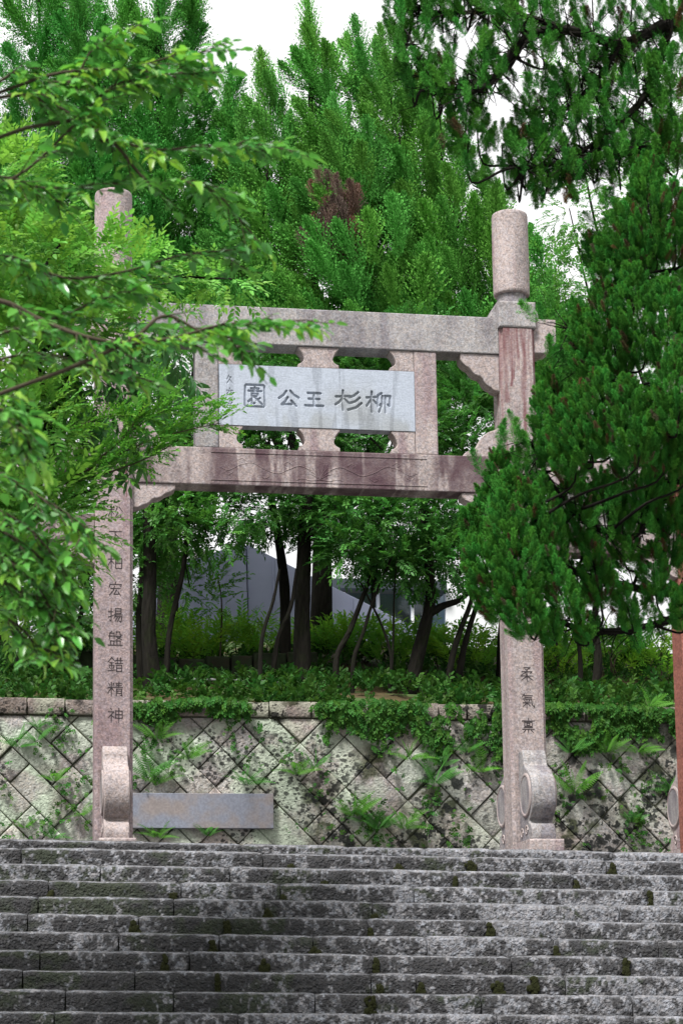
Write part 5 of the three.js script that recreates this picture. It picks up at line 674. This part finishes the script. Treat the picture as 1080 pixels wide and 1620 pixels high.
{ // dark low ledge of old stone on the slope, with a pipe lying before it
  const rnd = rng(141), led = thing('stone_ledge', 'low dark mossy stone ledge on the slope behind the clump of trunks', 'ledge'), dk = std({ roughness: 1, map: scaled(texture(256, 256, 1, 1, (u, v) => { const n = fbm(u * 8, v * 8, 4, 311), m = sstep(0.45, 0.6, fbm(u * 4, v * 4, 3, 315)); return [lerp(0.022, 0.018, m) * (0.4 + n), lerp(0.02, 0.026, m) * (0.4 + n), 0.013 * (0.4 + n)]; }), 1, 1) });
  for (let x = -3.6; x < 0.5;) { const w = 0.3 + rnd() * 0.35, y = hillY(x, -7); part('ledge_stone', boxUV(slab(rect(x, y - 0.3, x + w - 0.02, y + 0.34 + rnd() * 0.06), -6.9 + rnd() * 0.05, 0.4, 0.03), x), dk, led); x += w; }
  const p = part('pipe', limb([V(-1.35, hillY(-1.35, -5.9) + 0.16, -5.9), V(-0.6, hillY(-0.6, -5.8) + 0.15, -5.8), V(0.15, hillY(0.15, -5.7) + 0.13, -5.7)], 0.022, 0.022, 8, 4), std({ roughness: 0.6, color: new THREE.Color().setRGB(0.12, 0.12, 0.12) }), scene); meta(p, 'thin grey pipe lying on the slope before the dark ledge', 'pipe');
}
// ------------------------------------------------------------------ buildings behind the trees
{
  const blue = std({ roughness: 0.55, map: scaled(texture(256, 256, 4, 4, (u, v) => { const n = 0.9 + 0.2 * fbm(u * 1.2, v * 3, 4, 301); return [0.30 * n, 0.32 * n, 0.45 * n]; }), 4, 4) }), white = std({ roughness: 0.8, color: new THREE.Color().setRGB(0.72, 0.73, 0.75) }), dark = std({ roughness: 0.4, color: new THREE.Color().setRGB(0.05, 0.06, 0.07) });
  const b = thing('angular_pavilion', 'angular building with slanting blue-grey metal roof beyond the trunks', 'building');
  const roof = (pts, z, d) => boxUV(slab(pts, z, d, 0.01));
  part('roof_slope', roof([[-1.2, 4.4], [-0.9, 6.35], [0.9, 7.0], [0.95, 4.4]], -15, 3), blue, b); part('roof_slope', roof([[0.965, 4.4], [0.93, 6.98], [4.2, 5.4], [4.2, 4.4]], -15.06, 3), blue, b);
  for (let i = 0; i < 4; i++) part('roof_seam', boxUV(slab([[-0.85 + i * 0.45, 4.6], [-0.85 + i * 0.45, 6.34 + i * 0.16], [-0.825 + i * 0.45, 6.347 + i * 0.16], [-0.825 + i * 0.45, 4.6]], -14.975, 0.024, 0.003)), blue, b);
  for (let i = 0; i < 6; i++) { const x = 1.4 + i * 0.48, y = 6.97 - (x - 0.93) * 0.484 - 0.01; part('roof_seam', boxUV(slab([[x, 4.5], [x + 0.025, 4.5], [x + 0.025, y - 0.012], [x, y]], -15.035, 0.024, 0.003)), blue, b); }
  part('wall', boxUV(slab(rect(0.3, 4.4, 1.12, 7.6), -18.3, 3, 0.01)), std({ roughness: 0.8, color: new THREE.Color().setRGB(0.35, 0.32, 0.32) }), b);
  const c = thing('white_house', 'white building with a wide window band beyond the bent trunk', 'building');
  part('wall', boxUV(slab(rect(2.4, 4.2, 7.4, 5.45), -17.5, 5, 0.01)), white, c); part('wall', boxUV(slab(rect(5.15, 5.46, 7.4, 7.2), -17.5, 5, 0.01)), white, c); part('roof', boxUV(slab(rect(2.2, 6.7, 5.14, 6.9), -17.3, 5.2, 0.01)), dark, c);
  const glass = new THREE.MeshPhysicalMaterial({ color: new THREE.Color().setRGB(0.75, 0.85, 0.9), roughness: 0.05, transmission: 1, thickness: 0 });
  for (let i = 0; i < 4; i++) { const x = 2.42 + i * 0.68; const w = part('window', boxUV(slab(rect(x, 5.46, x + 0.06, 6.68), -17.52, 0.08, 0.005)), white, c); part('pane', new THREE.BoxGeometry(0.6, 1.2, 0.012).translate(x + 0.37, 6.07, -17.56), glass, w); }
}
renderer.render(scene, camera);
